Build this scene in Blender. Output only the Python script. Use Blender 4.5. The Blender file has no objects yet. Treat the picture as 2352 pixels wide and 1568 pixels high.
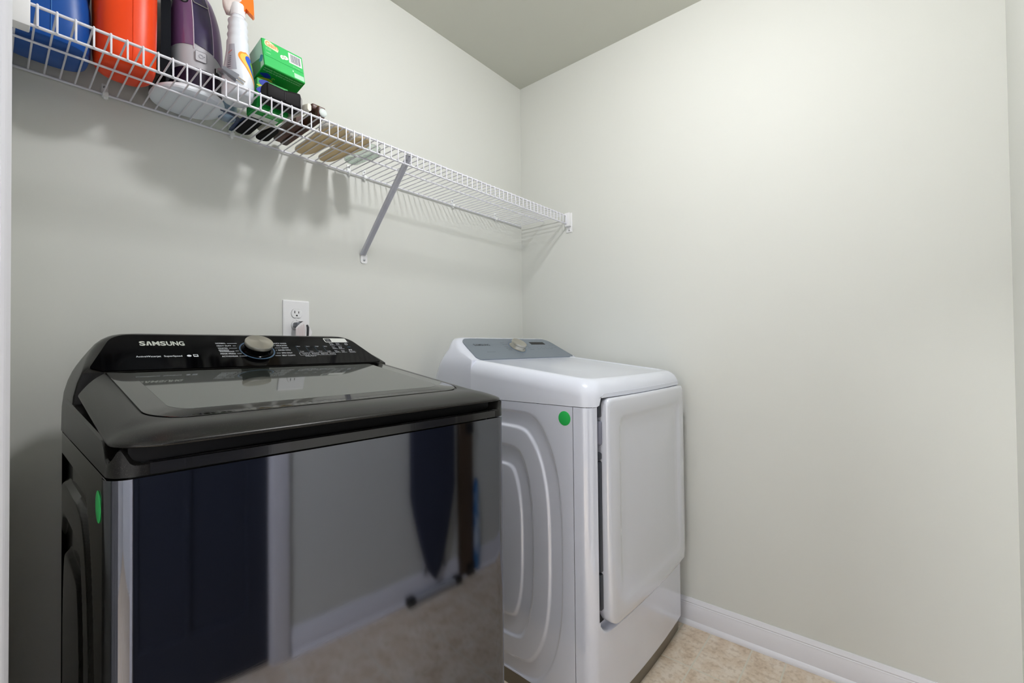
import bpy, bmesh, math, random
from mathutils import Vector, Matrix

random.seed(7)
S = bpy.context.scene
COL = S.collection
PI = math.pi

# ------------------------------------------------------------------ camera
FPX = 1024.39
cam_data = bpy.data.cameras.new('camera')
cam_data.sensor_fit = 'HORIZONTAL'
cam_data.sensor_width = 36.0
cam_data.lens = FPX / 2352 * 36.0
cam_data.clip_start = 0.01
cam = bpy.data.objects.new('camera', cam_data)
COL.objects.link(cam)
_d = Vector((0.76314982, 0.64606177, 0.01437154)).normalized()
_r = Vector((0.64620656, -0.76309503, -0.01015139)).normalized()
_u = _r.cross(_d)
_m = Matrix((( _r.x, _u.x, -_d.x, 0), (_r.y, _u.y, -_d.y, 0), (_r.z, _u.z, -_d.z, 0), (0, 0, 0, 1)))
CAM = Vector((-1.83840183, -1.48225032, 1.11299952))
cam.matrix_world = Matrix.Translation(CAM) @ _m
S.camera = cam

# ------------------------------------------------------------------ view / world / lights
S.view_settings.view_transform = 'Standard'
S.view_settings.look = 'None'
S.view_settings.gamma = 1.0
S.view_settings.use_curve_mapping = False
S.view_settings.exposure = -0.16
S.cycles.use_denoising = True
S.cycles.max_bounces = 12
S.cycles.diffuse_bounces = 8
S.cycles.glossy_bounces = 6
S.cycles.transmission_bounces = 8
S.cycles.caustics_reflective = False
S.cycles.caustics_refractive = False
S.cycles.sample_clamp_indirect = 4.0

world = bpy.data.worlds.new('world')
S.world = world
world.use_nodes = True
world.node_tree.nodes['Background'].inputs[0].default_value = (0.9, 0.95, 1.0, 1)
world.node_tree.nodes['Background'].inputs[1].default_value = 0.02

LAMP = Vector((-1.0, -1.05, 2.40))          # ceiling lamp of the laundry room
LAMP_STRENGTH = 205.0
HALL_FILL_STRENGTH = 450.0                        # added fill lamp, unseen in the hall behind the doorway

# ------------------------------------------------------------------ materials
def lin(c):
    return tuple((v / 12.92 if v <= 0.04045 else ((v + 0.055) / 1.055) ** 2.4) for v in c)

def rgb(r, g, b):
    return lin((r / 255.0, g / 255.0, b / 255.0)) + (1.0,)

def mat(name, color, rough=0.5, metal=0.0, coat=0.0, trans=0.0, ior=1.45, spec=0.5, emit=None, strength=0.0,
        coat_rough=0.03, alpha=1.0, aniso=0.0, sss=0.0):
    m = bpy.data.materials.new(name)
    m.use_nodes = True
    b = m.node_tree.nodes['Principled BSDF']
    b.inputs['Base Color'].default_value = color
    b.inputs['Roughness'].default_value = rough
    b.inputs['Metallic'].default_value = metal
    b.inputs['Coat Weight'].default_value = coat
    b.inputs['Coat Roughness'].default_value = coat_rough
    b.inputs['Transmission Weight'].default_value = trans
    b.inputs['IOR'].default_value = ior
    b.inputs['Specular IOR Level'].default_value = spec
    b.inputs['Anisotropic'].default_value = aniso
    b.inputs['Alpha'].default_value = alpha
    if emit is not None:
        b.inputs['Emission Color'].default_value = emit
        b.inputs['Emission Strength'].default_value = strength
    return m

def bsdf(m):
    return m.node_tree.nodes['Principled BSDF']

def noise_bump(m, scale=200.0, strength=0.1, dist=0.001, vec_scale=(1, 1, 1), detail=3.0):
    nt = m.node_tree
    tc = nt.nodes.new('ShaderNodeTexCoord')
    mp = nt.nodes.new('ShaderNodeMapping')
    mp.inputs['Scale'].default_value = vec_scale
    n = nt.nodes.new('ShaderNodeTexNoise')
    n.inputs['Scale'].default_value = scale
    n.inputs['Detail'].default_value = detail
    bp = nt.nodes.new('ShaderNodeBump')
    bp.inputs['Strength'].default_value = strength
    bp.inputs['Distance'].default_value = dist
    nt.links.new(tc.outputs['Object'], mp.inputs['Vector'])
    nt.links.new(mp.outputs['Vector'], n.inputs['Vector'])
    nt.links.new(n.outputs['Fac'], bp.inputs['Height'])
    nt.links.new(bp.outputs['Normal'], bsdf(m).inputs['Normal'])
    return n

def noise_color(m, c0, c1, scale=5.0, vec_scale=(1, 1, 1), detail=4.0, lo=0.35, hi=0.65):
    nt = m.node_tree
    tc = nt.nodes.new('ShaderNodeTexCoord')
    mp = nt.nodes.new('ShaderNodeMapping')
    mp.inputs['Scale'].default_value = vec_scale
    n = nt.nodes.new('ShaderNodeTexNoise')
    n.inputs['Scale'].default_value = scale
    n.inputs['Detail'].default_value = detail
    r = nt.nodes.new('ShaderNodeValToRGB')
    r.color_ramp.elements[0].position = lo
    r.color_ramp.elements[0].color = c0
    r.color_ramp.elements[1].position = hi
    r.color_ramp.elements[1].color = c1
    nt.links.new(tc.outputs['Object'], mp.inputs['Vector'])
    nt.links.new(mp.outputs['Vector'], n.inputs['Vector'])
    nt.links.new(n.outputs['Fac'], r.inputs['Fac'])
    nt.links.new(r.outputs['Color'], bsdf(m).inputs['Base Color'])
    return r

M = {}
M['wall'] = mat('wall_paint', rgb(211, 212, 207), 0.55, spec=0.3)
noise_bump(M['wall'], 320, 0.12, 0.0006)
M['ceiling'] = mat('ceiling_paint', rgb(198, 199, 190), 0.9, spec=0.1)
noise_bump(M['ceiling'], 220, 0.15, 0.0008)
M['trim'] = mat('trim_paint', rgb(222, 222, 228), 0.3, spec=0.5)
M['hall'] = mat('hall_paint', rgb(216, 219, 224), 0.8)
M['door_dark'] = mat('dark_door_paint', rgb(34, 40, 54), 0.6)
M['wire'] = mat('white_vinyl_wire', rgb(224, 224, 232), 0.3)
M['plastic'] = mat('white_plastic', rgb(232, 232, 234), 0.35)
M['clear_plastic'] = mat('milky_clip_plastic', rgb(236, 238, 238), 0.3)
M['screw'] = mat('zinc_screw', rgb(170, 172, 176), 0.3, 1.0)
M['brace'] = mat('white_steel_brace', rgb(196, 197, 206), 0.4)
M['white_enamel'] = mat('white_enamel', rgb(218, 222, 236), 0.2, coat=1.0, coat_rough=0.015)
M['white_top'] = mat('white_top_enamel', rgb(222, 226, 238), 0.22, coat=0.5)
M['white_door'] = mat('white_door_enamel', rgb(211, 214, 224), 0.2, coat=1.0, coat_rough=0.015)
M['silver_panel'] = mat('silver_panel', rgb(116, 126, 137), 0.35, metal=0.2, coat=0.25)
M['dark_text'] = mat('dark_print', rgb(40, 44, 50), 0.5)
M['gasket'] = mat('dark_gasket', rgb(52, 56, 64), 0.35)
M['gasket_black'] = mat('black_gasket', rgb(16, 17, 20), 0.5)
M['kick'] = mat('kick_plate', rgb(128, 122, 112), 0.28, metal=0.75)
M['steel'] = mat('brushed_steel', rgb(196, 193, 184), 0.36, metal=1.0, aniso=0.4)
M['black_steel'] = mat('black_stainless', rgb(106, 108, 116), 0.05, metal=1.0)
noise_bump(M['black_steel'], 60, 0.02, 0.0003, (0.4, 1, 26), 2)
M['dark_enamel'] = mat('dark_grey_enamel', rgb(38, 37, 34), 0.2, metal=0.1, coat=0.5)
M['lid_paint'] = mat('graphite_lid_paint', rgb(20, 19, 18), 0.28, metal=0.0, spec=0.36)
noise_color(M['lid_paint'], rgb(20, 19, 18), rgb(96, 96, 90), 1500, detail=1.0, lo=0.66, hi=0.74)
noise_bump(M['lid_paint'], 900, 0.05, 0.0003)
M['lid_glass'] = mat('black_lid_glass', rgb(20, 20, 18), 0.045, spec=1.0, ior=1.75)
M['lid_window'] = mat('tinted_lid_window', rgb(48, 52, 49), 0.04, spec=1.0, ior=1.75)
M['panel_glass'] = mat('black_panel_glass', rgb(3, 3, 4), 0.08, spec=0.14)
M['black'] = mat('matte_black', rgb(10, 10, 11), 0.55, spec=0.2)
M['rim_black'] = mat('rim_black', rgb(28, 28, 30), 0.18, coat=0.4)
M['print'] = mat('white_print', rgb(214, 218, 224), 0.5)
M['logo_print'] = mat('silver_print', rgb(186, 190, 182), 0.45)
M['ring_print'] = mat('blue_ring_print', rgb(64, 88, 112), 0.4)
M['dim_print'] = mat('dim_blue_print', rgb(46, 92, 116), 0.5)
M['sticker'] = mat('green_sticker', rgb(48, 184, 96), 0.55)
M['sticker_dryer'] = mat('green_sticker_dryer', rgb(34, 172, 78), 0.55)

for _k in ('white_enamel', 'white_door'):
    bsdf(M[_k]).inputs['Coat IOR'].default_value = 1.9

# floor vinyl: stone pattern with two row heights
def floor_material():
    m = mat('stone_pattern_vinyl', rgb(206, 190, 168), 0.42, spec=0.35)
    nt = m.node_tree
    L = nt.links
    tc = nt.nodes.new('ShaderNodeTexCoord')
    sep = nt.nodes.new('ShaderNodeSeparateXYZ')
    L.new(tc.outputs['Object'], sep.inputs[0])
    def mth(op, a, b=None):
        n = nt.nodes.new('ShaderNodeMath')
        n.operation = op
        for i, v in enumerate((a, b)):
            if v is None:
                continue
            if hasattr(v, 'links'):
                L.new(v, n.inputs[i])
            else:
                n.inputs[i].default_value = v
        return n.outputs[0]
    fx = mth('FRACT', mth('DIVIDE', mth('ADD', sep.outputs[0], 10.285 - 0.145), 0.2535))
    dx = mth('MULTIPLY', mth('MINIMUM', fx, mth('SUBTRACT', 1.0, fx)), 0.2535)
    fy = mth('FRACT', mth('DIVIDE', mth('ADD', sep.outputs[1], 10.937), 0.25))
    dy = mth('MULTIPLY', mth('MINIMUM', fy, mth('SUBTRACT', 1.0, fy)), 0.25)
    dy2 = mth('MULTIPLY', mth('ABSOLUTE', mth('SUBTRACT', fy, 0.428)), 0.25)
    dmin = mth('MINIMUM', dx, mth('MINIMUM', dy, dy2))
    mr = nt.nodes.new('ShaderNodeMapRange')
    mr.interpolation_type = 'SMOOTHSTEP'
    mr.inputs['From Min'].default_value = 0.0008
    mr.inputs['From Max'].default_value = 0.0042
    L.new(dmin, mr.inputs['Value'])
    n1 = nt.nodes.new('ShaderNodeTexNoise')
    n1.inputs['Scale'].default_value = 14
    n1.inputs['Detail'].default_value = 8
    n1.inputs['Roughness'].default_value = 0.7
    L.new(tc.outputs['Object'], n1.inputs['Vector'])
    r1 = nt.nodes.new('ShaderNodeValToRGB')
    e = r1.color_ramp.elements
    e[0].position = 0.33
    e[0].color = rgb(190, 170, 148)
    e[1].position = 0.6
    e[1].color = rgb(222, 210, 194)
    x = e.new(0.46)
    x.color = rgb(211, 194, 173)
    L.new(n1.outputs['Fac'], r1.inputs['Fac'])
    n2 = nt.nodes.new('ShaderNodeTexNoise')
    n2.inputs['Scale'].default_value = 55
    n2.inputs['Detail'].default_value = 5
    L.new(tc.outputs['Object'], n2.inputs['Vector'])
    r2 = nt.nodes.new('ShaderNodeValToRGB')
    r2.color_ramp.elements[0].position = 0.36
    r2.color_ramp.elements[0].color = (0.70, 0.64, 0.58, 1)
    r2.color_ramp.elements[1].position = 0.5
    r2.color_ramp.elements[1].color = (1, 1, 1, 1)
    L.new(n2.outputs['Fac'], r2.inputs['Fac'])
    mul = nt.nodes.new('ShaderNodeMixRGB')
    mul.blend_type = 'MULTIPLY'
    mul.inputs['Fac'].default_value = 0.6
    L.new(r1.outputs['Color'], mul.inputs['Color1'])
    L.new(r2.outputs['Color'], mul.inputs['Color2'])
    mix = nt.nodes.new('ShaderNodeMixRGB')
    mix.inputs['Color1'].default_value = rgb(208, 203, 188)
    L.new(mr.outputs['Result'], mix.inputs['Fac'])
    L.new(mul.outputs['Color'], mix.inputs['Color2'])
    L.new(mix.outputs['Color'], bsdf(m).inputs['Base Color'])
    bp = nt.nodes.new('ShaderNodeBump')
    bp.inputs['Strength'].default_value = 0.3
    bp.inputs['Distance'].default_value = 0.001
    L.new(mr.outputs['Result'], bp.inputs['Height'])
    L.new(bp.outputs['Normal'], bsdf(m).inputs['Normal'])
    return m
M['floor'] = floor_material()

# ------------------------------------------------------------------ mesh helpers
class MB:
    def __init__(self):
        self.v, self.f, self.m = [], [], []

    def add(self, verts, faces, mi=0, mx=None):
        o = len(self.v)
        self.v += [tuple(mx @ Vector(p)) if mx is not None else tuple(p) for p in verts]
        self.f += [tuple(o + i for i in q) for q in faces]
        self.m += [mi] * len(faces)
        return self

    def box(self, lo, hi, mi=0, mx=None):
        x0, y0, z0 = lo
        x1, y1, z1 = hi
        v = [(x0, y0, z0), (x1, y0, z0), (x1, y1, z0), (x0, y1, z0), (x0, y0, z1), (x1, y0, z1), (x1, y1, z1), (x0, y1, z1)]
        return self.add(v, [(0, 3, 2, 1), (4, 5, 6, 7), (0, 1, 5, 4), (1, 2, 6, 5), (2, 3, 7, 6), (3, 0, 4, 7)], mi, mx)

    def rbox(self, lo, hi, r=0.003, seg=2, mi=0, mx=None):
        bm = bmesh.new()
        bmesh.ops.create_cube(bm, size=1.0)
        c = [(a + b) / 2 for a, b in zip(lo, hi)]
        s = [abs(b - a) for a, b in zip(lo, hi)]
        for v in bm.verts:
            v.co = Vector((c[0] + v.co.x * s[0], c[1] + v.co.y * s[1], c[2] + v.co.z * s[2]))
        r = min(r, min(s) * 0.49)
        bmesh.ops.bevel(bm, geom=bm.edges[:], offset=r, segments=seg, profile=0.5, affect='EDGES')
        bm.verts.index_update()
        self.add([v.co.copy() for v in bm.verts], [[q.index for q in f.verts] for f in bm.faces], mi, mx)
        bm.free()
        return self

    def loft(self, rings, cap0=True, cap1=True, closed=True, mi=0, mx=None):
        n = len(rings[0])
        v = [p for r in rings for p in r]
        f = []
        for i in range(len(rings) - 1):
            for j in range(n if closed else n - 1):
                k = (j + 1) % n
                f.append((i * n + j, i * n + k, (i + 1) * n + k, (i + 1) * n + j))
        for flag, i in ((cap0, 0), (cap1, len(rings) - 1)):
            if flag:
                c = len(v)
                ring = rings[i]
                v.append(tuple(sum(p[a] for p in ring) / n for a in range(3)))
                for j in range(n):
                    f.append((c, i * n + j, i * n + (j + 1) % n))
        return self.add(v, f, mi, mx)

    def tube(self, pts, r, n=8, closed=False, mi=0, mx=None, rad=None):
        pts = [Vector(p) for p in pts]
        rings = []
        m = len(pts)
        up = None
        for i, p in enumerate(pts):
            a = pts[i - 1] if (i > 0 or closed) else p
            b = pts[(i + 1) % m] if (i < m - 1 or closed) else p
            t = (b - a).normalized()
            if up is None:
                up = Vector((0, 0, 1)) if abs(t.z) < 0.9 else Vector((1, 0, 0))
            s = t.cross(up).normalized()
            up = s.cross(t).normalized()
            rr = rad[i] if rad else r
            rings.append([tuple(p + (s * math.cos(2 * PI * k / n) + up * math.sin(2 * PI * k / n)) * rr) for k in range(n)])
        if closed:
            rings.append(rings[0])
        return self.loft(rings, not closed, not closed, True, mi, mx)

    def lathe(self, prof, n=32, mi=0, mx=None, cap0=True, cap1=True):
        rings = [[(r * math.cos(2 * PI * k / n), r * math.sin(2 * PI * k / n), z) for k in range(n)] for r, z in prof]
        return self.loft(rings, cap0, cap1, True, mi, mx)

    def prism(self, poly, d0, d1, mi=0, mx=None):
        """2D polygon in local x,y between local z = d0 and d1"""
        return self.loft([[(x, y, d0) for x, y in poly], [(x, y, d1) for x, y in poly]], True, True, True, mi, mx)

    def grid(self, fn, us, vs, mi=0, mx=None):
        v = [fn(u, w) for w in vs for u in us]
        n = len(us)
        f = [(i * n + j, i * n + j + 1, (i + 1) * n + j + 1, (i + 1) * n + j) for i in range(len(vs) - 1) for j in range(n - 1)]
        return self.add(v, f, mi, mx)

    def build(self, name, mats, parent=None, angle=38, root=None):
        me = bpy.data.meshes.new(name)
        me.from_pydata(self.v, [], self.f)
        bm = bmesh.new()
        bm.from_mesh(me)
        bmesh.ops.remove_doubles(bm, verts=bm.verts, dist=1e-6)
        bmesh.ops.recalc_face_normals(bm, faces=bm.faces)
        for f in bm.faces:
            f.smooth = True
        bm.to_mesh(me)
        bm.free()
        if len(me.polygons) == len(self.m):
            for p, k in zip(me.polygons, self.m):
                p.material_index = k
        for m in (mats if isinstance(mats, (list, tuple)) else [mats]):
            me.materials.append(m)
        me.set_sharp_from_angle(angle=math.radians(angle))
        me.update()
        o = bpy.data.objects.new(name, me)
        COL.objects.link(o)
        if parent is not None:
            o.parent = parent
            q, loc = parent, Vector((0, 0, 0))
            while q is not None:
                if q.type == 'EMPTY':
                    loc = Vector(q.location)
                q = q.parent
            if parent.type == 'EMPTY':
                o.matrix_parent_inverse = Matrix.Translation(-loc)
        return o

def thing(name, label, cat, loc, group=None):
    o = bpy.data.objects.new(name, None)
    o.empty_display_size = 0.05
    COL.objects.link(o)
    o.location = loc
    o['label'] = label
    o['category'] = cat
    if group:
        o['group'] = group
    return o

def tag(o, label, cat, group=None):
    o['label'] = label
    o['category'] = cat
    if group:
        o['group'] = group
    return o

def struct(name, mb, m, **kw):
    o = mb.build(name, m, **kw)
    o['kind'] = 'structure'
    return o

def copy_thing(root, loc, label, group=None):
    r = root.copy()
    COL.objects.link(r)
    r.location = loc
    r['label'] = label
    if group:
        r['group'] = group
    def rec(src, dst):
        for ch in list(src.children):
            c = ch.copy()
            COL.objects.link(c)
            c.parent = dst
            c.matrix_parent_inverse = ch.matrix_parent_inverse.copy()
            rec(ch, c)
    rec(root, r)
    return r

def rpoly(corners, nc=6, ne=1):
    """closed rounded polygon; corners = (x, y, radius); nc points per corner, ne extra subdivisions per edge"""
    n = len(corners)
    arcs = []
    for i in range(n):
        p = Vector(corners[i][:2])
        a = Vector(corners[i - 1][:2])
        b = Vector(corners[(i + 1) % n][:2])
        r = corners[i][2]
        da, db = (a - p).normalized(), (b - p).normalized()
        ang = math.acos(max(-1, min(1, da.dot(db))))
        if r < 1e-6 or ang > PI - 1e-3:
            arcs.append([p.copy() for _ in range(nc)])
            continue
        t = r / math.tan(ang / 2)
        t = min(t, (a - p).length * 0.499, (b - p).length * 0.499)
        r = t * math.tan(ang / 2)
        p0, p1 = p + da * t, p + db * t
        c = p + (da + db).normalized() * (r / math.sin(ang / 2))
        v0, v1 = p0 - c, p1 - c
        a0 = math.atan2(v0.y, v0.x)
        a1 = math.atan2(v1.y, v1.x)
        dlt = (a1 - a0 + PI) % (2 * PI) - PI
        arcs.append([c + Vector((math.cos(a0 + dlt * k / (nc - 1)), math.sin(a0 + dlt * k / (nc - 1)))) * r for k in range(nc)])
    out = []
    for i in range(n):
        out += arcs[i]
        s, e = arcs[i][-1], arcs[(i + 1) % n][0]
        for k in range(1, ne):
            out.append(s.lerp(e, k / ne))
    return [(p.x, p.y) for p in out]

def rrect(x0, y0, x1, y1, r, nc=6, ne=1):
    rs = r if isinstance(r, (list, tuple)) else [r] * 4
    return rpoly([(x0, y0, rs[0]), (x1, y0, rs[1]), (x1, y1, rs[2]), (x0, y1, rs[3])], nc, ne)

def sstep(a, b, x):
    t = max(0.0, min(1.0, (x - a) / (b - a)))
    return t * t * (3 - 2 * t)

def lerp(a, b, t):
    return a + (b - a) * t

def frange(a, b, n):
    return [a + (b - a) * i / (n - 1) for i in range(n)]

_font_cache = {}
def add_text(mb, s, x, y, height, width=None, mx=None, align='L', d=0.0003, bold=0.0, mi=0, lean=0.0):
    """lettering: cap height `height`, fitted to `width` when given, in the plane of mx (local x, y; z = d)"""
    key = (s, round(bold, 4))
    if key not in _font_cache:
        cu = bpy.data.curves.new('lettering', 'FONT')
        cu.body = s
        cu.size = 1.0
        cu.resolution_u = 3
        cu.offset = bold
        ob = bpy.data.objects.new('lettering', cu)
        COL.objects.link(ob)
        bpy.context.view_layer.update()
        me = bpy.data.meshes.new_from_object(ob.evaluated_get(bpy.context.evaluated_depsgraph_get()))
        vs = [v.co.copy() for v in me.vertices]
        fs = [tuple(p.vertices) for p in me.polygons]
        bpy.data.objects.remove(ob)
        bpy.data.curves.remove(cu)
        bpy.data.meshes.remove(me)
        _font_cache[key] = (vs, fs)
    vs, fs = _font_cache[key]
    if not vs:
        return
    x0 = min(v.x for v in vs)
    x1 = max(v.x for v in vs)
    sy = height / 0.70
    sx = width / (x1 - x0) if width else sy
    w = (x1 - x0) * sx
    ox = x - (0 if align == 'L' else w if align == 'R' else w / 2)
    out = [(ox + (v.x - x0) * sx + lean * v.y * sy, y + v.y * sy, d) for v in vs]
    o = len(mb.v)
    mb.add(out, fs, mi, mx)

def plane_mx(origin, xdir, ydir):
    x = Vector(xdir).normalized()
    y = Vector(ydir)
    y = (y - x * y.dot(x)).normalized()
    z = x.cross(y)
    m = Matrix.Identity(4)
    for i in range(3):
        m[i][0], m[i][1], m[i][2], m[i][3] = x[i], y[i], z[i], origin[i]
    return m

# ------------------------------------------------------------------ the room
XL, XR, YB, YF, ZC = -1.835, 0.0, 0.0, -1.745, 2.49
DOOR_TOP = 2.06
WT = 0.12
DY0, DY1 = -1.66, -0.785        # doorway in the left wall, where the photographer stands
FX0, FX1 = -1.80, -1.31         # doorway in the wall opposite the machines

b = MB().box((XL - WT, YB, 0), (XR + WT, YB + WT, ZC))
struct('wall_back', b, M['wall'])
b = MB().box((XR, YF - WT, 0), (XR + WT, YB, ZC))
struct('wall_right', b, M['wall'])
b = MB()
b.box((XL - WT, DY1 + 0.012, 0), (XL, YB, ZC))
b.box((XL - WT, YF - WT, 0), (XL, DY0 - 0.012, ZC))
b.box((XL - WT, DY0 - 0.012, DOOR_TOP + 0.012), (XL, DY1 + 0.012, ZC))
struct('wall_left', b, M['wall'])
b = MB()
b.box((XL, YF - WT, 0), (FX0 - 0.012, YF, ZC))
b.box((FX1 + 0.012, YF - WT, 0), (XR, YF, ZC))
b.box((FX0 - 0.012, YF - WT, DOOR_TOP + 0.012), (FX1 + 0.012, YF, ZC))
struct('wall_front', b, M['wall'])
b = MB().box((-3.6, -2.8, ZC), (XR + WT, YB + WT, ZC + 0.1))
struct('ceiling', b, M['ceiling'])
b = MB().box((-3.6, -2.8, -0.1), (XR + WT, YB + WT, 0.0))
struct('floor', b, M['floor'])

# hall beyond the left doorway
b = MB()
b.box((-3.6, -2.7, 0), (-3.5, YB + WT, ZC))
b.box((-3.5, YB, 0), (XL - WT, YB + WT, ZC))
b.box((-3.5, -2.7, 0), (XL - WT, -2.6, ZC))
struct('wall_hall', b, M['hall'])
# added closed door opposite the machines, dark to blacken the washer's left reflection
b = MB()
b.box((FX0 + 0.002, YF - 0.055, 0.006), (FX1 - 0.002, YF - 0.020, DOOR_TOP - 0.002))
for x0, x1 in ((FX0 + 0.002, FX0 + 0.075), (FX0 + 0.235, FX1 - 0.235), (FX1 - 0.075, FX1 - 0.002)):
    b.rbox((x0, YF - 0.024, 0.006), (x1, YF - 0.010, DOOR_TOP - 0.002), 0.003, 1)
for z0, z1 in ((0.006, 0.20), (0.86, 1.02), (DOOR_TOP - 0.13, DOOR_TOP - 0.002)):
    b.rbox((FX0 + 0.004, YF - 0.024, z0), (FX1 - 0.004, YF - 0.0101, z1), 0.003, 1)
struct('added_dark_door', b, M['door_dark'], angle=25)

# baseboards: ogee top, shoe moulding at the floor
BB = [(0, 0), (0.021, 0), (0.021, 0.006), (0.018, 0.0135), (0.0125, 0.018), (0.0115, 0.019), (0.0115, 0.073), (0.0095, 0.077),
      (0.0095, 0.082), (0.0075, 0.0835), (0.0085, 0.088), (0.0055, 0.096), (0.003, 0.103), (0, 0.103)]
def baseboard(name, p0, p1, nrm):
    n = Vector(nrm)
    rings = [[tuple(Vector(p) + n * d + Vector((0, 0, z))) for d, z in BB] for p in (p0, p1)]
    struct(name, MB().loft(rings), M['trim'], angle=30)
baseboard('baseboard_right', (XR, YF, 0), (XR, YB, 0), (-1, 0, 0))
baseboard('baseboard_back', (XL, YB, 0), (XR - 0.021, YB, 0), (0, -1, 0))
baseboard('baseboard_front', (FX1 + 0.07, YF, 0), (XR - 0.021, YF, 0), (0, 1, 0))
baseboard('baseboard_left', (XL, DY1 + 0.075, 0), (XL, YB - 0.021, 0), (1, 0, 0))

# casing of the left doorway (the sliver at the left edge of the picture) and its jambs
def casing_v(mb, y_in, sgn):
    # cross-section in (x, y): stepped colonial profile, thick edge away from the opening
    prof = [(0, 0), (0.0075, 0.0), (0.0105, 0.003), (0.0105, 0.010), (0.0125, 0.0125), (0.0125, 0.024), (0.0148, 0.028), (0.0148, 0.046),
            (0.0172, 0.050), (0.0172, 0.060), (0.0158, 0.064), (0, 0.064)]
    rings = [[(XL + a * 0.86, y_in + sgn * c, z) for a, c in prof] for z in (0.0, DOOR_TOP + 0.06)]
    mb.loft(rings)
b = MB()
casing_v(b, DY1 + 0.004, 1)
casing_v(b, DY0 - 0.004, -1)
b.box((XL, DY0 - 0.068, DOOR_TOP + 0.004), (XL + 0.0172, DY1 + 0.068, DOOR_TOP + 0.062))
struct('trim_1', b, M['trim'], angle=25)
b = MB()
b.box((XL - WT, DY1, 0), (XL, DY1 + 0.012, DOOR_TOP))
b.box((XL - WT, DY0 - 0.012, 0), (XL, DY0, DOOR_TOP))
b.box((XL - WT, DY0 - 0.012, DOOR_TOP), (XL, DY1 + 0.012, DOOR_TOP + 0.012))
struct('trim_2', b, M['trim'])
b = MB()
b.rbox((FX1 + 0.004, YF, 0), (FX1 + 0.066, YF + 0.017, DOOR_TOP + 0.06), 0.004)
b.rbox((XL + 0.001, YF, 0), (FX0 - 0.004, YF + 0.017, DOOR_TOP + 0.06), 0.004)
b.rbox((XL + 0.001, YF, DOOR_TOP + 0.004), (FX1 + 0.066, YF + 0.0172, DOOR_TOP + 0.066), 0.004)
b.box((FX1, YF - WT, 0), (FX1 + 0.012, YF, DOOR_TOP))
b.box((FX0 - 0.012, YF - WT, 0), (FX0, YF, DOOR_TOP))
b.box((FX0 - 0.012, YF - WT, DOOR_TOP), (FX1 + 0.012, YF, DOOR_TOP + 0.012))
struct('trim_3', b, M['trim'])

# ------------------------------------------------------------------ ceiling lamp of the room, and added fill lamp in the hall
def ceiling_lamp(name, loc, strength, label, r=0.09):
    t = thing(name, label, 'lamp', (loc[0], loc[1], ZC))
    mx = Matrix.Translation((loc[0], loc[1], 0))
    bz = ZC
    MB().lathe([(r * 0.96, bz), (r * 1.02, bz - 0.006), (r * 1.02, bz - 0.022), (r * 0.95, bz - 0.026)], 48, mx=mx).build('lamp_base', M['steel'], t)
    gm = mat(name + '_glass', rgb(250, 248, 244), 0.5, emit=(0.985, 0.985, 1.0, 1), strength=strength)
    prof = [(r * 0.93 * math.cos(a), bz - 0.027 - 0.075 * math.sin(a)) for a in frange(0, PI / 2 - 0.02, 10)]
    MB().lathe(prof, 48, mx=mx, cap0=True, cap1=True).build('lamp_dome', gm, t)
    MB().lathe([(0.004, bz - 0.101), (0.009, bz - 0.104), (0.009, bz - 0.110), (0.002, bz - 0.117)], 16, mx=mx).build('finial', M['steel'], t)
    return t
ceiling_lamp('ceiling_lamp', LAMP, LAMP_STRENGTH, 'round glass dome ceiling lamp in the middle of the laundry room')
ceiling_lamp('hall_fill_lamp', Vector((-2.75, -0.40, 2.4)), HALL_FILL_STRENGTH, 'added fill lamp with round glass dome on the unseen hall ceiling outside the doorway', 0.17)

# ------------------------------------------------------------------ laundry machines
EMB = [(0.292, 0.46, 0.425, -1), (0.245, 0.405, 0.378, 1), (0.180, 0.345, 0.312, -1), (0.135, 0.285, 0.25, 1)]
def emboss(y, z, yc=-0.43, zc=0.48, depth=0.009):
    """pressed nested arches of a machine's side sheet: offset outward at (y, z)"""
    u, v = abs(y - yc), abs(z - zc)
    h = 0.0
    for a, bb, vm, s in EMB:
        q = ((u / a) ** 3 + (v / bb) ** 3) ** (1 / 3.0)
        d = (q - 1) * min(a, bb)
        e = v - vm
        k = 0.02
        hh = max(k - abs(d - e), 0) / k
        d = max(d, e) + hh * hh * k * 0.25
        h += s * depth * (1 - sstep(-0.0045, 0.0045, d))
    return h

def plan_front(x0, x1, yf, ys, rc, bow, n=46, skew=0.0):
    """open plan polyline: left side -> round corner -> bowed front -> round corner -> right side"""
    xc = (x0 + x1) / 2
    hw = (x1 - x0) / 2
    def yb(x):
        return yf - bow * (1 - min(1, abs(x - xc) / (hw - rc * 0.6)) ** 2)
    pts = []
    cyl = yb(x0 + rc) + (yf + rc - yf)
    for k in range(11):
        a = PI + (PI / 2) * k / 10
        pts.append((x0 + rc + rc * math.cos(a), cyl + rc * math.sin(a)))
    for x in frange(x0 + rc, x1 - rc, n)[1:-1]:
        pts.append((x, yb(x)))
    for k in range(11):
        a = 1.5 * PI + (PI / 2) * k / 10
        pts.append((x1 - rc + rc * math.cos(a), cyl + rc * math.sin(a)))
    pts = [(x, y + skew * (x - xc)) for x, y in pts]
    return [(x0, ys)] + pts + [(x1, ys)]

def round_sticker(name, x, y, z, r, m, parent, label):
    mx = plane_mx((x, y, z), (0, -1, 0), (0, 0, 1))
    o = MB().lathe([(r * 0.9, 0), (r, 0.0001), (r, 0.0006), (r * 0.97, 0.0008)], 40, mx=mx).build(name, m, parent)
    o['label'] = label
    return o

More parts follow.
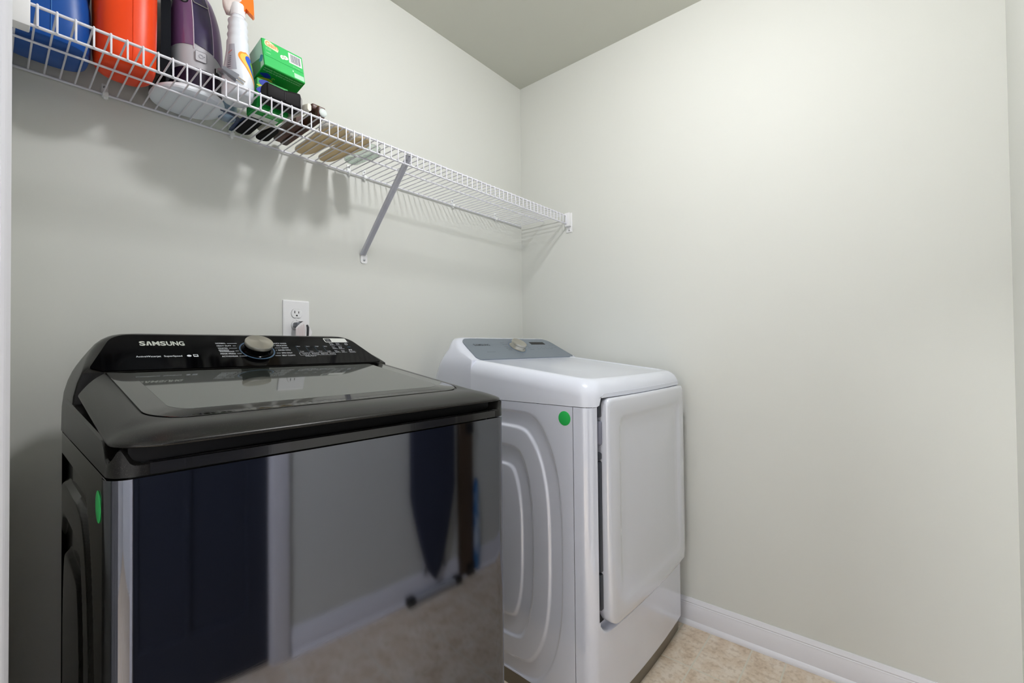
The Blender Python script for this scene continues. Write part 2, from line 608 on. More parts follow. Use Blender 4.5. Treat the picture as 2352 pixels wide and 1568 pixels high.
def knob_parts(mx, r_base, r_top, h, base_mat, parent, label, ticks=False):
    kb = MB().lathe([(r_base * 1.12, 0.0), (r_base * 1.12, 0.0022), (r_base * 1.0, 0.004), (r_base * 0.92, h * 0.62), (r_base * 0.80, h * 0.70)], 48, mx=mx)
    if ticks:
        for k in range(24):
            a = 2 * PI * k / 24
            m2 = mx @ Matrix.Rotation(a, 4, 'Z')
            kb.box((r_base * 0.93, -0.0006, 0.005), (r_base * 1.0, 0.0006, h * 0.5), mx=m2)
    kob = kb.build('knob', base_mat, parent)
    kob['label'] = label
    cap = MB().lathe([(r_top * 0.95, h * 0.62), (r_top, h * 0.68), (r_top, h * 0.93), (r_top * 0.97, h), (r_top * 0.5, h * 1.01), (0.0004, h * 1.012)], 56, mx=mx)
    c = cap.build('knob_cap', M['steel'], kob)
    c['label'] = 'round brushed steel knob cap'
    return kob

# ---------------- dryer
DX0, DX1 = -0.720, -0.034
DXC = (DX0 + DX1) / 2
dryer = thing('dryer', 'white clothes dryer standing in the corner right of the black washer', 'dryer', (DXC, -0.45, 0))
DSEAM = 0.9385
def side_sheet(mb, x, sgn, y0, y1, z0, z1, ny, nz, depth=0.009, yc=-0.43):
    us = frange(y0, y1, ny)
    vs = frange(z0, z1, nz)
    mb.grid(lambda y, z: (x + sgn * emboss(y, z, yc, depth=depth), y, z), us, vs)
b = MB()
side_sheet(b, DX0, -1, -0.105, -0.766, 0.053, DSEAM - 0.0015, 240, 300, 0.0065)
side_sheet(b, DX1, 1, -0.105, -0.766, 0.053, DSEAM - 0.0015, 40, 60)
b.box((DX0, -0.108, 0.053), (DX1, -0.105, DSEAM - 0.0015))
b.box((DX0 + 0.002, -0.766, 0.053), (DX1 - 0.002, -0.105, 0.056))
b.build('cabinet', M['white_enamel'], dryer)

# front shell with the door recess
DR = (-0.678, 0.270, -0.045, 1.3)
def rr_sd(x, z, q, r):
    cx, cz = (q[0] + q[2]) / 2, (q[1] + q[3]) / 2
    dx, dz = abs(x - cx) - (q[2] - q[0]) / 2 + r, abs(z - cz) - (q[3] - q[1]) / 2 + r
    return math.hypot(max(dx, 0), max(dz, 0)) + min(max(dx, dz), 0) - r
plan = plan_front(DX0, DX1, -0.826, -0.7675, 0.036, 0.012, 120)
def front_pt(i, z):
    x, y = plan[int(i)]
    w = 1 - sstep(-0.006, 0.004, rr_sd(x, z, DR, 0.055))
    low = 0.010 * sstep(0.30, 0.12, z) if False else 0.0
    return (x, y + 0.030 * w - low, z)
zs = frange(0.054, 0.24, 20) + frange(0.243, 0.345, 46) + frange(0.36, DSEAM - 0.0015, 40)
b = MB().grid(front_pt, list(range(len(plan))), zs)
b.build('front_panel', M['white_enamel'], dryer, angle=50)
b = MB()
b.rbox((DX0 + 0.044, -0.806, 0.285), (DX1 - 0.03, -0.782, 1.0), 0.004)
g = b.build('door_gasket', M['gasket_black'], dryer)
b = MB()
for z0, z1 in ((0.905, 0.965), (0.78, 0.80), (0.45, 0.775), (0.34, 0.445)):
    b.rbox((-0.672, -0.826, z0), (-0.650, -0.797, z1), 0.004)
b.build('hinge_cover', M['gasket'], dryer)
b = MB().rbox((-0.671, -0.829, 0.822), (-0.655, -0.80, 0.895), 0.007, 3)
o = b.build('door_latch', mat('grey_latch', rgb(120, 122, 136), 0.4), dryer)

# door: rounded slab with a pressed inner panel
def door_face(x, z):
    t = (x - DXC) / 0.31
    return -0.860 + 0.010 * t * t
DQ = (-0.658, 0.287, -0.060, 0.961)
def door_ring(inset, dy, flat=None):
    out = []
    for x, z in rpoly([(DQ[0] + inset, DQ[1] + inset, max(0.052 - inset, 0.012)), (DQ[2] - inset, DQ[1] + inset, max(0.03 - inset, 0.012)),
                       (DQ[2] - inset, DQ[3] - inset, max(0.022 - inset * 0.3, 0.012)), (DQ[0] + inset, DQ[3] - inset, max(0.022 - inset * 0.3, 0.012))], 8, 10):
        out.append((x, (door_face(x, z) + dy) if flat is None else flat, z))
    return out
def inner_ring(inset, dy):
    out = []
    for x, z in rpoly([(DQ[0] + inset, DQ[1] + inset, 0.04), (DQ[2] - inset, DQ[1] + inset, 0.04),
                       (DQ[2] - inset, DQ[3] - inset, 0.03), (DQ[0] + inset, DQ[3] - inset, 0.03)], 8, 10):
        k = sstep(0.30, 0.62, z)
        out.append((x, door_face(x, z) + dy * (0.35 + 0.65 * k), z))
    return out
rings = [door_ring(0.004, 0, -0.808), door_ring(0, 0, -0.815), door_ring(0, 0.013), door_ring(0.0015, 0.006), door_ring(0.005, 0.002), door_ring(0.011, 0.0),
         door_ring(0.03, -0.001), inner_ring(0.052, -0.0012), inner_ring(0.060, 0.001), inner_ring(0.068, 0.005), inner_ring(0.078, 0.0068), inner_ring(0.11, 0.0062), inner_ring(0.17, 0.004), inner_ring(0.24, 0.003)]
b = MB().loft(rings)
d = b.build('door', M['white_door'], dryer, angle=50)

# top with dropped flanks
def d_zt(y):
    return 1.0705 - (-0.335 - y) * 0.114
def top_poly(inset, r):
    return rpoly([(DX0 + inset, -0.846 + inset, r), (DX1 - inset, -0.846 + inset, r), (DX1 - inset, -0.331, 0.002), (DX0 + inset, -0.331, 0.002)], 9, 44)
def bowed(p, inset):
    x, y = p
    if y < -0.70:
        return (x, y + 0.014 * min(1, abs(x - DXC) / 0.3425) ** 2 * sstep(-0.70, -0.81, y))
    return p
def top_ring(inset, zf, r):
    out = []
    for p in top_poly(inset, r):
        x, y = bowed(p, inset)
        out.append((x, y, zf(x, y)))
    return out
def z_low(x, y):
    if y < -0.775:
        return DSEAM + 0.037 * sstep(-0.686, -0.668, x) * (1 - sstep(-0.053, -0.037, x))
    return DSEAM
rings = [top_ring(0.012, lambda x, y: z_low(x, y) + 0.001, 0.045), top_ring(0, z_low, 0.047)]
for t in (0, 0.15, 0.3, 0.45, 0.6, 0.72, 0.84, 0.93, 1.0):
    a = t * PI / 2
    rings.append(top_ring(0.040 * (1 - math.cos(a)), lambda x, y: d_zt(y) - 0.050 + 0.050 * math.sin(a), 0.047))
rings.append(top_ring(0.048, lambda x, y: d_zt(y) + 0.0002, 0.05))
rings.append(top_ring(0.054, lambda x, y: d_zt(y) - 0.0022, 0.05))
rings.append(top_ring(0.062, lambda x, y: d_zt(y) - 0.003, 0.048))
rings.append(top_ring(0.20, lambda x, y: d_zt(y) - 0.003, 0.04))
MB().loft(rings, False, True).build('top_panel', M['white_top'], dryer, angle=50)

# console: sloped face, shoulders leaning in
def console_rings(x0, x1, face_b, face_t, zbot, yback, hws, nx=5, rc=0.05):
    xc = (x0 + x1) / 2
    rings = []
    for z, hw, dyb in hws:
        if z <= face_b[1]:
            yf = face_b[0] + (face_b[1] - z) * 0.0
        else:
            t = min(1.0, (z - face_b[1]) / (face_t[1] - face_b[1]))
            yf = face_b[0] + (face_t[0] - face_b[0]) * t
        if z > face_t[1]:
            yf = face_t[0] + (z - face_t[1]) * 3.2
        yb2 = yback - dyb
        r = min(rc, (yb2 - yf) * 0.45)
        rf = r * 0.7 * sstep(face_b[1] - 0.002, face_b[1] + 0.04, z) + 0.003
        rings.append([(x, y, z) for x, y in rpoly([(xc - hw, yf, rf), (xc + hw, yf, rf), (xc + hw, yb2, r), (xc - hw, yb2, r)], 7, nx)])
    return rings
def face_mx(xc, fb, ft):
    return plane_mx((xc, fb[0], fb[1]), (1, 0, 0), (0, ft[0] - fb[0], ft[1] - fb[1]))

DFB, DFT = (-0.335, 1.070), (-0.200, 1.153)
hws = [(DSEAM, 0.3425, 0), (1.0, 0.3425, 0.003), (1.03, 0.3422, 0.015), (1.055, 0.3405, 0.026), (1.070, 0.3375, 0.033), (1.085, 0.332, 0.040), (1.10, 0.325, 0.047), (1.115, 0.317, 0.055),
       (1.13, 0.306, 0.06), (1.142, 0.294, 0.062), (1.149, 0.284, 0.063), (1.153, 0.274, 0.064), (1.1555, 0.262, 0.067), (1.1565, 0.245, 0.072)]
dcon = MB().loft(console_rings(DX0, DX1, DFB, DFT, 0.95, -0.100, hws)).build('console', M['white_enamel'], dryer, angle=50)
DM = face_mx(DXC, DFB, DFT)
L_D = math.hypot(DFT[0] - DFB[0], DFT[1] - DFB[1])
poly = rpoly([(-0.306, 0.012, 0.02), (-0.292, -0.001, 0.004), (0.300, -0.001, 0.004), (0.322, 0.004, 0.004), (0.279, L_D - 0.004, 0.05), (-0.279, L_D - 0.004, 0.05)], 8, 2)
dpan = MB().prism(poly, -0.004, 0.0022, mx=DM).build('control_panel', M['silver_panel'], dryer)
o = MB()
x = -0.245
for ch, w in zip('SAMSUNG', (.0100, .0112, .0130, .0100, .0105, .0110, .0112)):
    add_text(o, ch, x, 0.097, 0.0135, w, DM, d=0.0026, bold=0.012)
    x += w + 0.0020
l = o.build('logo', M['dark_text'], dpan); l['label'] = 'dark brand lettering'
def word(parent, m, name, items, mx, z, bars=()):
    """one printed item of a panel: its words and its rule lines in one small mesh"""
    mb = MB()
    for t, x, y, h, w, bo in items:
        add_text(mb, t, x, y, h, w, mx, d=z, bold=bo)
    for x0, y0, x1, y1 in bars:
        mb.box((x0, y0, z - 0.0002), (x1, y1, z), mx=mx)
    return mb.build(name, m, parent)
word(dpan, M['dark_text'], 'feature_word', [('Sensor Dry', -0.216, 0.048, 0.0048, 0.046, 0)], DM, 0.0026)
for i, (t, w) in enumerate((('NORMAL', .022), ('HEAVY DUTY', .034), ('TOWELS', .024), ('BEDDING', .031), ('PERM PRESS', .023))):
    word(dpan, M['dark_text'], 'cycle_label', [(t, -0.079, 0.1165 - i * 0.0138, 0.0038, w, 0)], DM, 0.0026)
for i, (t, w) in enumerate((('DELICATES', .028), ('QUICK DRY', .028), ('TIME DRY', .022), ('AIR FLUFF', .022), ('SANITIZE', .03))):
    word(dpan, M['dark_text'], 'cycle_label', [(t, 0.060, 0.1165 - i * 0.0138, 0.0038, w, 0)], DM, 0.0026)
for i, t in enumerate(('Dry Level', 'Temp.', 'Time', 'Signal')):
    word(dpan, M['dark_text'], 'button_label', [(t, 0.122 + i * 0.030, 0.066, 0.0034, 0.022, 0)], DM, 0.0026, [(0.130 + i * 0.030, 0.078, 0.132 + i * 0.030, 0.080)])
for i, t in enumerate(('Wrinkle', 'Damp', 'Lock')):
    for k in range(2):
        word(dpan, M['dark_text'], 'button_label', [(t, 0.238 + k * 0.023, 0.118 - i * 0.020, 0.0034, 0.016, 0)], DM, 0.0026)
ring = MB()
KD = (-0.004, 0.083)
mk = DM @ Matrix.Translation((KD[0], KD[1], 0.0024))
ring.lathe([(0.0425, 0), (0.0425, 0.0004), (0.0405, 0.0004), (0.0405, 0)], 64, mx=mk, cap0=False, cap1=False)
ring.build('dial_ring', mat('blue_dial_ring', rgb(92, 112, 140), 0.4), dpan)
MB().rbox((0.118, 0.106, 0.0), (0.222, 0.127, 0.0027), 0.0006, 1, mx=DM).build('display', M['panel_glass'], dpan)
knob_parts(DM @ Matrix.Translation((KD[0], KD[1], 0.002)), 0.0325, 0.0335, 0.026, M['steel'], dryer, 'brushed steel dryer knob')
b = MB()
pk = plan_front(DX0 + 0.006, DX1 - 0.006, -0.817, -0.16, 0.036, 0.011, 40)
b.loft([[(x, y, z) for x, y in pk] for z in (0.0, 0.054)], True, True)
b.build('kick_plate', M['kick'], dryer)
round_sticker('sticker', DX0 + 0.0002, -0.737, 0.901, 0.0215, M['sticker_dryer'], dryer, 'round green sticker')
dryer.rotation_euler = (0, 0, math.radians(-0.9))
dryer.location.x += 0.0052
dryer.location.y -= 0.0054

# ---------------- washer
WX0, WX1 = -1.737, -1.029
WXC = -1.392
WSEAM = 0.9525
washer = thing('washing_machine', 'black top-loading washing machine with glass lid left of the white dryer', 'washing machine', (WXC, -0.40, 0))
b = MB()
side_sheet(b, WX0, -1, -0.185, -0.722, 0.03, WSEAM - 0.002, 150, 220, 0.008, -0.335)
side_sheet(b, WX1, 1, -0.185, -0.722, 0.03, WSEAM - 0.002, 60, 90, 0.008, -0.335)
b.loft([[(x, y, z) for x, y in ((WX0, -0.185), (WX0 + 0.012, -0.145), (WX0 + 0.05, -0.110), (WX1 - 0.05, -0.110), (WX1 - 0.012, -0.145), (WX1, -0.185))] for z in (0.03, WSEAM - 0.002)], False, False, False)
b.box((WX0 + 0.002, -0.72, 0.03), (WX1 - 0.002, -0.108, 0.033))
b.build('cabinet', M['dark_enamel'], washer)
wplan = plan_front(WX0 - 0.0015, WX1 + 0.0015, -0.757, -0.70, 0.026, 0.003, 40, -0.05)
b = MB().loft([[(x, y, z) for x, y in wplan] for z in (0.03, WSEAM - 0.003)], False, False, False)
tin = [(x, y + 0.02, z) for z in (WSEAM - 0.003,) for x, y in wplan]
b.loft([[(x, y, WSEAM - 0.003) for x, y in wplan], [(lerp(x, WXC, 0.02), y + 0.012, WSEAM - 0.003) for x, y in wplan]], False, False, False)
b.build('front_panel', M['black_steel'], washer, angle=30)
b = MB()
for x in (WX0 + 0.06, WX1 - 0.06):
    for y in (-0.68, -0.16):
        pass
mxs = []
for x in (WX0 + 0.06, WX1 - 0.06):
    for y in (-0.68, -0.16):
        MB().lathe([(0.022, 0), (0.022, 0.012), (0.012, 0.016), (0.012, 0.032)], 20, mx=Matrix.Translation((x, y, 0))).build('foot', M['black'], washer)

# rim around the lid: side walls, raised horns at the front corners, low black lip along the front
def w_zt(y):
    return 1.0735 - (-0.326 - y) * 0.155
rp = plan_front(WX0, WX1, -0.760, -0.235, 0.029, 0.003, 60, -0.05)
rp = [(WX0 + 0.045, -0.125), (WX0 + 0.012, -0.175)] + rp + [(WX1 - 0.012, -0.175), (WX1 - 0.045, -0.125)]
def rim_top(x, y):
    side = 0.997 + (y + 0.70) * 0.05
    front = WSEAM + 0.017
    ex = min(x - WX0, WX1 - x)
    if y > -0.722 and ex < 0.03:
        k = sstep(-0.690, -0.722, y)
        return lerp(side, front + 0.004, k)
    horn = 0.021 * math.exp(-((ex - 0.011) / 0.007) ** 2)
    return front + horn * (1 if ex < 0.06 else 0)
rpd = []
for i in range(len(rp) - 1):
    a, c = rp[i], rp[i + 1]
    n = max(1, int(math.hypot(c[0] - a[0], c[1] - a[1]) / 0.012))
    for k in range(n):
        rpd.append((lerp(a[0], c[0], k / n), lerp(a[1], c[1], k / n)))
rpd.append(rp[-1])
def shrink(p, d):
    x, y = p
    return (WXC + (x - WXC) * (1 - d / 0.345), y + d * (1 if y < -0.70 else sstep(-0.5, -0.70, y)))
outer0 = [(x, y, WSEAM) for x, y in rpd]
outer0b = [(x, y, WSEAM - 0.0) for x, y in [shrink(p, 0.006) for p in rpd]]
outer1 = [(x, y, rim_top(x, y) - 0.003) for x, y in rpd]
outer2 = [(*shrink(p, 0.003), rim_top(*p)) for p in rpd]
outer3 = [(*shrink(p, 0.016), rim_top(*p) - 0.001) for p in rpd]
outer4 = [(*shrink(p, 0.022), rim_top(*p) - 0.006) for p in rpd]
outer5 = [(*shrink(p, 0.026), WSEAM - 0.01) for p in rpd]
bm_ = MB().loft([outer0b, outer0, outer1, outer2, outer3, outer4, outer5], False, False, False)
rim = bm_.build('rim', M['lid_paint'], washer, angle=40)
# black glossy lip strip set on the front of the rim
fs = [p for p in rpd if p[1] < -0.725 and WX0 + 0.030 < p[0] < WX1 - 0.030]
b = MB().loft([[(x, y - 0.0012, z) for x, y in fs] for z in (WSEAM + 0.001, WSEAM + 0.0155)] + [[(x, y + 0.012, WSEAM + 0.0182) for x, y in fs]], False, False, False)
b.build('front_lip', M['rim_black'], washer)
b = MB().rbox((WX0 + 0.018, -0.7375, 0.93), (WX1 - 0.018, -0.30, 0.995), 0.004)
b.build('lid_well', M['black'], washer)

# lid
OUT = [(WX0 + 0.002, -0.420, 0.004), (WX0 + 0.002, -0.774, 0.060), (WX1 - 0.013, -0.796, 0.048), (WX1 - 0.014, -0.420, 0.004), (WX1 - 0.064, -0.3275, 0.003), (WX0 + 0.046, -0.3275, 0.003)]
INN = [(WX0 + 0.0475, -0.334, 0.002), (WX0 + 0.0475, -0.694, 0.055), (WX1 - 0.0615, -0.700, 0.055), (WX1 - 0.0655, -0.334, 0.002), (WX1 - 0.0658, -0.3285, 0.001), (WX0 + 0.0478, -0.3285, 0.001)]
po, pi_ = rpoly(OUT, 10, 14), rpoly(INN, 10, 14)
def lid_ring(t, drop):
    out = []
    for a, c in zip(po, pi_):
        x, y = lerp(a[0], c[0], t), lerp(a[1], c[1], t)
        k = drop if a[1] < -0.334 else 0.0
        out.append((x, y, w_zt(max(y, -0.70)) - k))
    return out
def drop_t(t):
    return 0.0192 * (1 - t) ** 2.2
rings = [lid_ring(0.45, 0.024), lid_ring(0.12, 0.0245), lid_ring(0.02, 0.0235), lid_ring(0.0, 0.0218), lid_ring(0.0, 0.0202)]
for t in (0.02, 0.08, 0.16, 0.26, 0.38, 0.52, 0.68, 0.84, 0.97):
    rings.append(lid_ring(t, drop_t(t)))
rings.append(lid_ring(0.99, 0.003))
lid = MB().loft(rings, True, True).build('lid', M['lid_paint'], washer, angle=50)
def inset_poly(base, d):
    out = []
    cx, cy = WXC, -0.51
    for x, y in base:
        out.append((cx + (x - cx) * (1 - d / 0.2975), cy + (y - cy) * (1 - d / 0.183)))
    return out
gp = inset_poly(pi_, 0.0015)
MB().loft([[(x, y, w_zt(y) - 0.004) for x, y in gp], [(x, y, w_zt(y) + 0.0003) for x, y in gp], [(x, y, w_zt(y) + 0.0008) for x, y in inset_poly(pi_, 0.0025)]]).build('lid_glass', M['lid_glass'], lid, angle=30)
wp = rpoly([(WX0 + 0.083, -0.345, 0.004), (WX0 + 0.083, -0.652, 0.035), (WX1 - 0.097, -0.656, 0.035), (WX1 - 0.101, -0.345, 0.004)], 8, 4)
MB().loft([[(x, y, w_zt(y) + 0.0002) for x, y in wp], [(x, y, w_zt(y) + 0.00105) for x, y in wp]]).build('lid_window', M['lid_window'], lid, angle=30)

# console
WFB, WFT = (-0.324, 1.0735), (-0.210, 1.150)
hws = [(0.95, 0.344, 0), (1.0, 0.343, 0.0), (1.03, 0.341, 0.012), (1.055, 0.336, 0.022), (1.0735, 0.330, 0.03), (1.085, 0.325, 0.036), (1.10, 0.317, 0.042), (1.115, 0.308, 0.046),
       (1.13, 0.297, 0.049), (1.14, 0.286, 0.05), (1.147, 0.274, 0.051), (1.150, 0.266, 0.053), (1.1525, 0.254, 0.057), (1.1535, 0.236, 0.062)]
MB().loft(console_rings(WX0, -1.047, WFB, WFT, 0.95, -0.100, hws)).build('console', M['lid_paint'], washer, angle=50)
WM = face_mx(WXC, WFB, WFT)
L_W = math.hypot(WFT[0] - WFB[0], WFT[1] - WFB[1])
poly = rpoly([(-0.318, 0.014, 0.006), (-0.300, 0.002, 0.004), (0.300, 0.002, 0.004), (0.316, 0.006, 0.004), (0.268, L_W - 0.002, 0.045), (-0.272, L_W - 0.002, 0.045)], 8, 2)
wpan = MB().prism(poly, -0.004, 0.0022, mx=WM).build('control_panel', M['panel_glass'], washer)
Z0 = 0.0026
o = MB()
# brand letters: the A has no crossbar
adv = [('S', .0105), ('^', .0105), ('M', .0125), ('S', .0105), ('U', .0105), ('N', .0105), ('G', .0105)]
x = -0.232
for ch, w in adv:
    if ch == '^':
        h, y0 = 0.0165, 0.091
        st = 0.0038
        v = [(x, y0, Z0), (x + st, y0, Z0), (x + w / 2, y0 + h - 0.004, Z0), (x + w - st, y0, Z0), (x + w, y0, Z0), (x + w / 2 + st * 0.55, y0 + h, Z0), (x + w / 2 - st * 0.55, y0 + h, Z0)]
        o.add(v, [(0, 1, 2, 6), (2, 3, 4, 5), (2, 5, 6)], mx=WM)
    else:
        add_text(o, ch, x, 0.091, 0.0165, w, WM, d=Z0, bold=0.034)
    x += w + 0.0009
o.build('logo', M['logo_print'], wpan)['label'] = 'silver brand lettering'
word(wpan, M['print'], 'feature_word', [('ActiveWaterjet', -0.2442, 0.046, 0.0056, 0.042, .01)], WM, Z0)
word(wpan, M['print'], 'feature_word', [('SuperSpeed', -0.197, 0.046, 0.0056, 0.0325, .01)], WM, Z0)
MB().prism([(-0.1515 + 0.0042 * math.cos(a), 0.0488 + 0.0036 * math.sin(a)) for a in frange(0, 2 * PI, 25)[:-1]], Z0 - 0.0003, Z0, mx=WM).build('oval_mark', M['print'], wpan)
o = MB()
o.box((-0.1435, 0.0448, Z0 - 0.0003), (-0.1345, 0.0478, Z0), mx=WM)
o.box((-0.1435, 0.0526, Z0 - 0.0003), (-0.1345, 0.0540, Z0), mx=WM)
o.box((-0.1435, 0.0470, Z0 - 0.0003), (-0.1423, 0.0530, Z0), mx=WM)
o.box((-0.1357, 0.0470, Z0 - 0.0003), (-0.1345, 0.0530, Z0), mx=WM)
o.build('energy_mark', M['print'], wpan)
left = [('NORMAL', .0215, .0995, -.0430), ('HEAVY DUTY', .0310, .0885, -.0480), ('WHITES', .0205, .0780, -.0485), ('PERM PRESS', .0320, .0545, -.0440), ('ACTIVEWEAR', .0340, .0435, -.0330)]
for t, w, y, xe in left:
    word(wpan, M['print'], 'cycle_label', [(t, -0.0888, y - 0.0022, 0.0048, w, .008)], WM, Z0, [(-0.0888 + w + 0.003, y - 0.0004, xe, y + 0.0006)])
word(wpan, M['print'], 'cycle_label', [('BEDDING/', -0.0888, 0.0680, 0.0045, 0.0215, .008), ('WATERPROOF', -0.0888, 0.0618, 0.0045, 0.0315, .008)], WM, Z0, [(-0.0545, 0.0656, -0.0475, 0.0666)])
right = [('QUICK WASH', .0340, .0995, .0415, .0345), ('DELICATES', .0270, .0890, .0470, .038), ('DARKS', .0165, .0785, .0575, .040), ('RINSE+SPIN', .0310, .0675, .0450, .039), ('SPIN ONLY', .0270, .0545, .0495, .037), ('SELF CLEAN', .0325, .0430, .0466, .030)]
for t, w, y, x0, xs in right:
    word(wpan, M['print'], 'cycle_label', [(t, x0, y - 0.0022, 0.0048, w, .008)], WM, Z0, [(xs, y - 0.0004, x0 - 0.003, y + 0.0006)])
cols = [(0.0955, 'Hot', 'Cold', 'Temp.'), (0.1215, 'Extra', '1 Rinse', 'Rinse'), (0.1465, 'High', 'Medium', 'Spin'), (0.1715, 'Heavy', 'Light', 'Soil')]
for x, hi, lo, btn in cols:
    bw = 0.0225
    word(wpan, M['print'], 'level_label', [(hi, x + 0.003, 0.0835, 0.0036, 0.009, 0)], WM, Z0)
    word(wpan, M['print'], 'level_label', [(lo, x + 0.003, 0.0590, 0.0036, 0.010, 0)], WM, Z0)
    word(wpan, M['print'], 'button_label', [(btn, x + 0.005, 0.0470, 0.0046, 0.0125, 0)], WM, Z0,
         [(x - 0.002, 0.0425, x - 0.002 + bw, 0.0430), (x - 0.002, 0.0540, x - 0.002 + bw, 0.0545), (x - 0.002, 0.0425, x - 0.0015, 0.0545), (x - 0.0025 + bw, 0.0425, x - 0.002 + bw, 0.0545)])
    o = MB()
    for k in range(5):
        o.box((x - 0.0005, 0.0848 - k * 0.0060, Z0 - 0.0002), (x + 0.0013, 0.0862 - k * 0.0060, Z0), mx=WM)
    o.build('indicator_lights', M['dim_print'], wpan)
MB().box((0.2440, 0.0800, Z0 - 0.0002), (0.2540, 0.0815, Z0), mx=WM).build('indicator_lights', M['dim_print'], wpan)
word(wpan, M['print'], 'button_label', [('Delay End 3"', 0.105, 0.0365, 0.004, 0.030, 0)], WM, Z0)
for i, (a1, a2, c1, c2) in enumerate((('Pre', 'Soak', 'Delay', 'End'), ('Super', 'Waterjet', 'Deep', 'Fill'), ('Super', 'Speed', 'Smart', 'Care'))):
    y = 0.0985 - i * 0.0187
    word(wpan, M['print'], 'button_label', [(a1, 0.1965, y + 0.0006, 0.0036, 0.0095, 0), (a2, 0.1965, y - 0.0050, 0.0036, 0.0115, 0)], WM, Z0, [(0.1950, y - 0.0078, 0.2115, y - 0.0073)])
    word(wpan, M['print'], 'button_label', [(c1, 0.2165, y + 0.0006, 0.0036, 0.0105, 0), (c2, 0.2165, y - 0.0050, 0.0036, 0.0085, 0)], WM, Z0, [(0.2145, y - 0.0078, 0.2310, y - 0.0073)])
o = MB()
pts = [(0.2467 + 0.0042 * math.cos(a), 0.0961 + 0.0042 * math.sin(a), Z0) for a in frange(PI / 2 + 0.6, PI / 2 + 2 * PI - 0.6, 20)]
o.tube(pts, 0.0005, 6, mx=WM)
o.tube([(0.2467, 0.0961, Z0), (0.2467, 0.1008, Z0)], 0.0005, 6, mx=WM)
o.build('power_symbol', M['print'], wpan)
word(wpan, M['print'], 'button_label', [('Power', 0.2510, 0.1065, 0.0030, 0.009, 0)], WM, Z0)
o = MB()
o.prism([(0.2420, 0.0690), (0.2420, 0.0625), (0.2465, 0.0658)], Z0 - 0.0002, Z0, mx=WM)
o.box((0.2480, 0.0627, Z0 - 0.0002), (0.2490, 0.0690, Z0), mx=WM)
o.box((0.2502, 0.0627, Z0 - 0.0002), (0.2512, 0.0690, Z0), mx=WM)
o.build('start_symbol', M['print'], wpan)
word(wpan, M['print'], 'button_label', [('Hold to Start', 0.2385, 0.0570, 0.0030, 0.019, 0)], WM, Z0, [(0.2385, 0.0525, 0.2585, 0.0533)])
KW = (-0.0045, 0.0690)
mk = WM @ Matrix.Translation((KW[0], KW[1], 0.0024))
MB().lathe([(0.0402, 0), (0.0402, 0.0005), (0.0370, 0.0005), (0.0370, 0)], 64, mx=mk, cap0=False, cap1=False).build('dial_ring', M['ring_print'], wpan)
b = MB().prism(rrect(0.188, 0.106, 0.2565, 0.1275, 0.004, 5), 0.0022, 0.0027, mx=WM)
t = b.build('energy_tag', mat('white_tag', rgb(206, 208, 204), 0.5), wpan)
b = MB().prism(rrect(0.1905, 0.1085, 0.208, 0.1250, 0.002, 4), 0.0026, 0.0029, mx=WM)
add_text(b, 'Smart', 0.1925, 0.1180, 0.0042, 0.012, WM, d=0.0031, mi=1)
add_text(b, 'Care', 0.1945, 0.1115, 0.0042, 0.010, WM, d=0.0031, mi=1)
b.build('tag_print', [M['black'], M['print']], wpan)
knob_parts(WM @ Matrix.Translation((KW[0], KW[1], 0.002)), 0.0305, 0.0318, 0.025, M['panel_glass'], washer, 'glossy black knob collar', True)
round_sticker('sticker', WX0 - 0.0002, -0.664, 0.904, 0.0215, M['sticker'], washer, 'round green sticker')
washer.rotation_euler = (0, 0, math.radians(-0.3))

# ------------------------------------------------------------------ wire shelf
ZS = 1.7543
SHX0, SHX1 = -1.829, -0.012
YFR = -0.298
LIP = 0.0418
shelf = thing('wire_shelf', 'long white coated wire shelf running along the back wall above both machines', 'shelf', ((SHX0 + SHX1) / 2, -0.15, ZS))
RR, RW = 0.0030, 0.0018
MB().tube([(SHX0, -0.0075, ZS - 0.0035), (SHX1, -0.0075, ZS - 0.0035)], RR, 10).build('back_rail', M['wire'], shelf)
MB().tube([(SHX0, -0.152, ZS - 0.0040), (SHX1 + 0.004, -0.152, ZS - 0.0040)], 0.0026, 10).build('middle_rail', M['wire'], shelf)
MB().tube([(SHX0, YFR + 0.004, ZS - 0.0035), (SHX1, YFR + 0.004, ZS - 0.0035)], RR, 10).build('top_front_rail', M['wire'], shelf)
MB().tube([(SHX0, YFR + 0.004, ZS - LIP), (SHX1, YFR + 0.004, ZS - LIP)], RR, 10).build('lower_front_rail', M['wire'], shelf)
X0W = -1.779
b = MB()
for k in range(-1, 70):
    x = X0W + k * 0.0254
    if x > SHX1 - 0.002:
        break
    b.tube([(x, -0.005, ZS), (x, YFR + 0.006, ZS), (x, YFR + 0.0015, ZS - 0.001), (x, YFR - 0.0005, ZS - 0.005), (x, YFR - 0.0005, ZS - LIP - 0.001)], RW, 7)
deck = b.build('deck_wires', M['wire'], shelf)

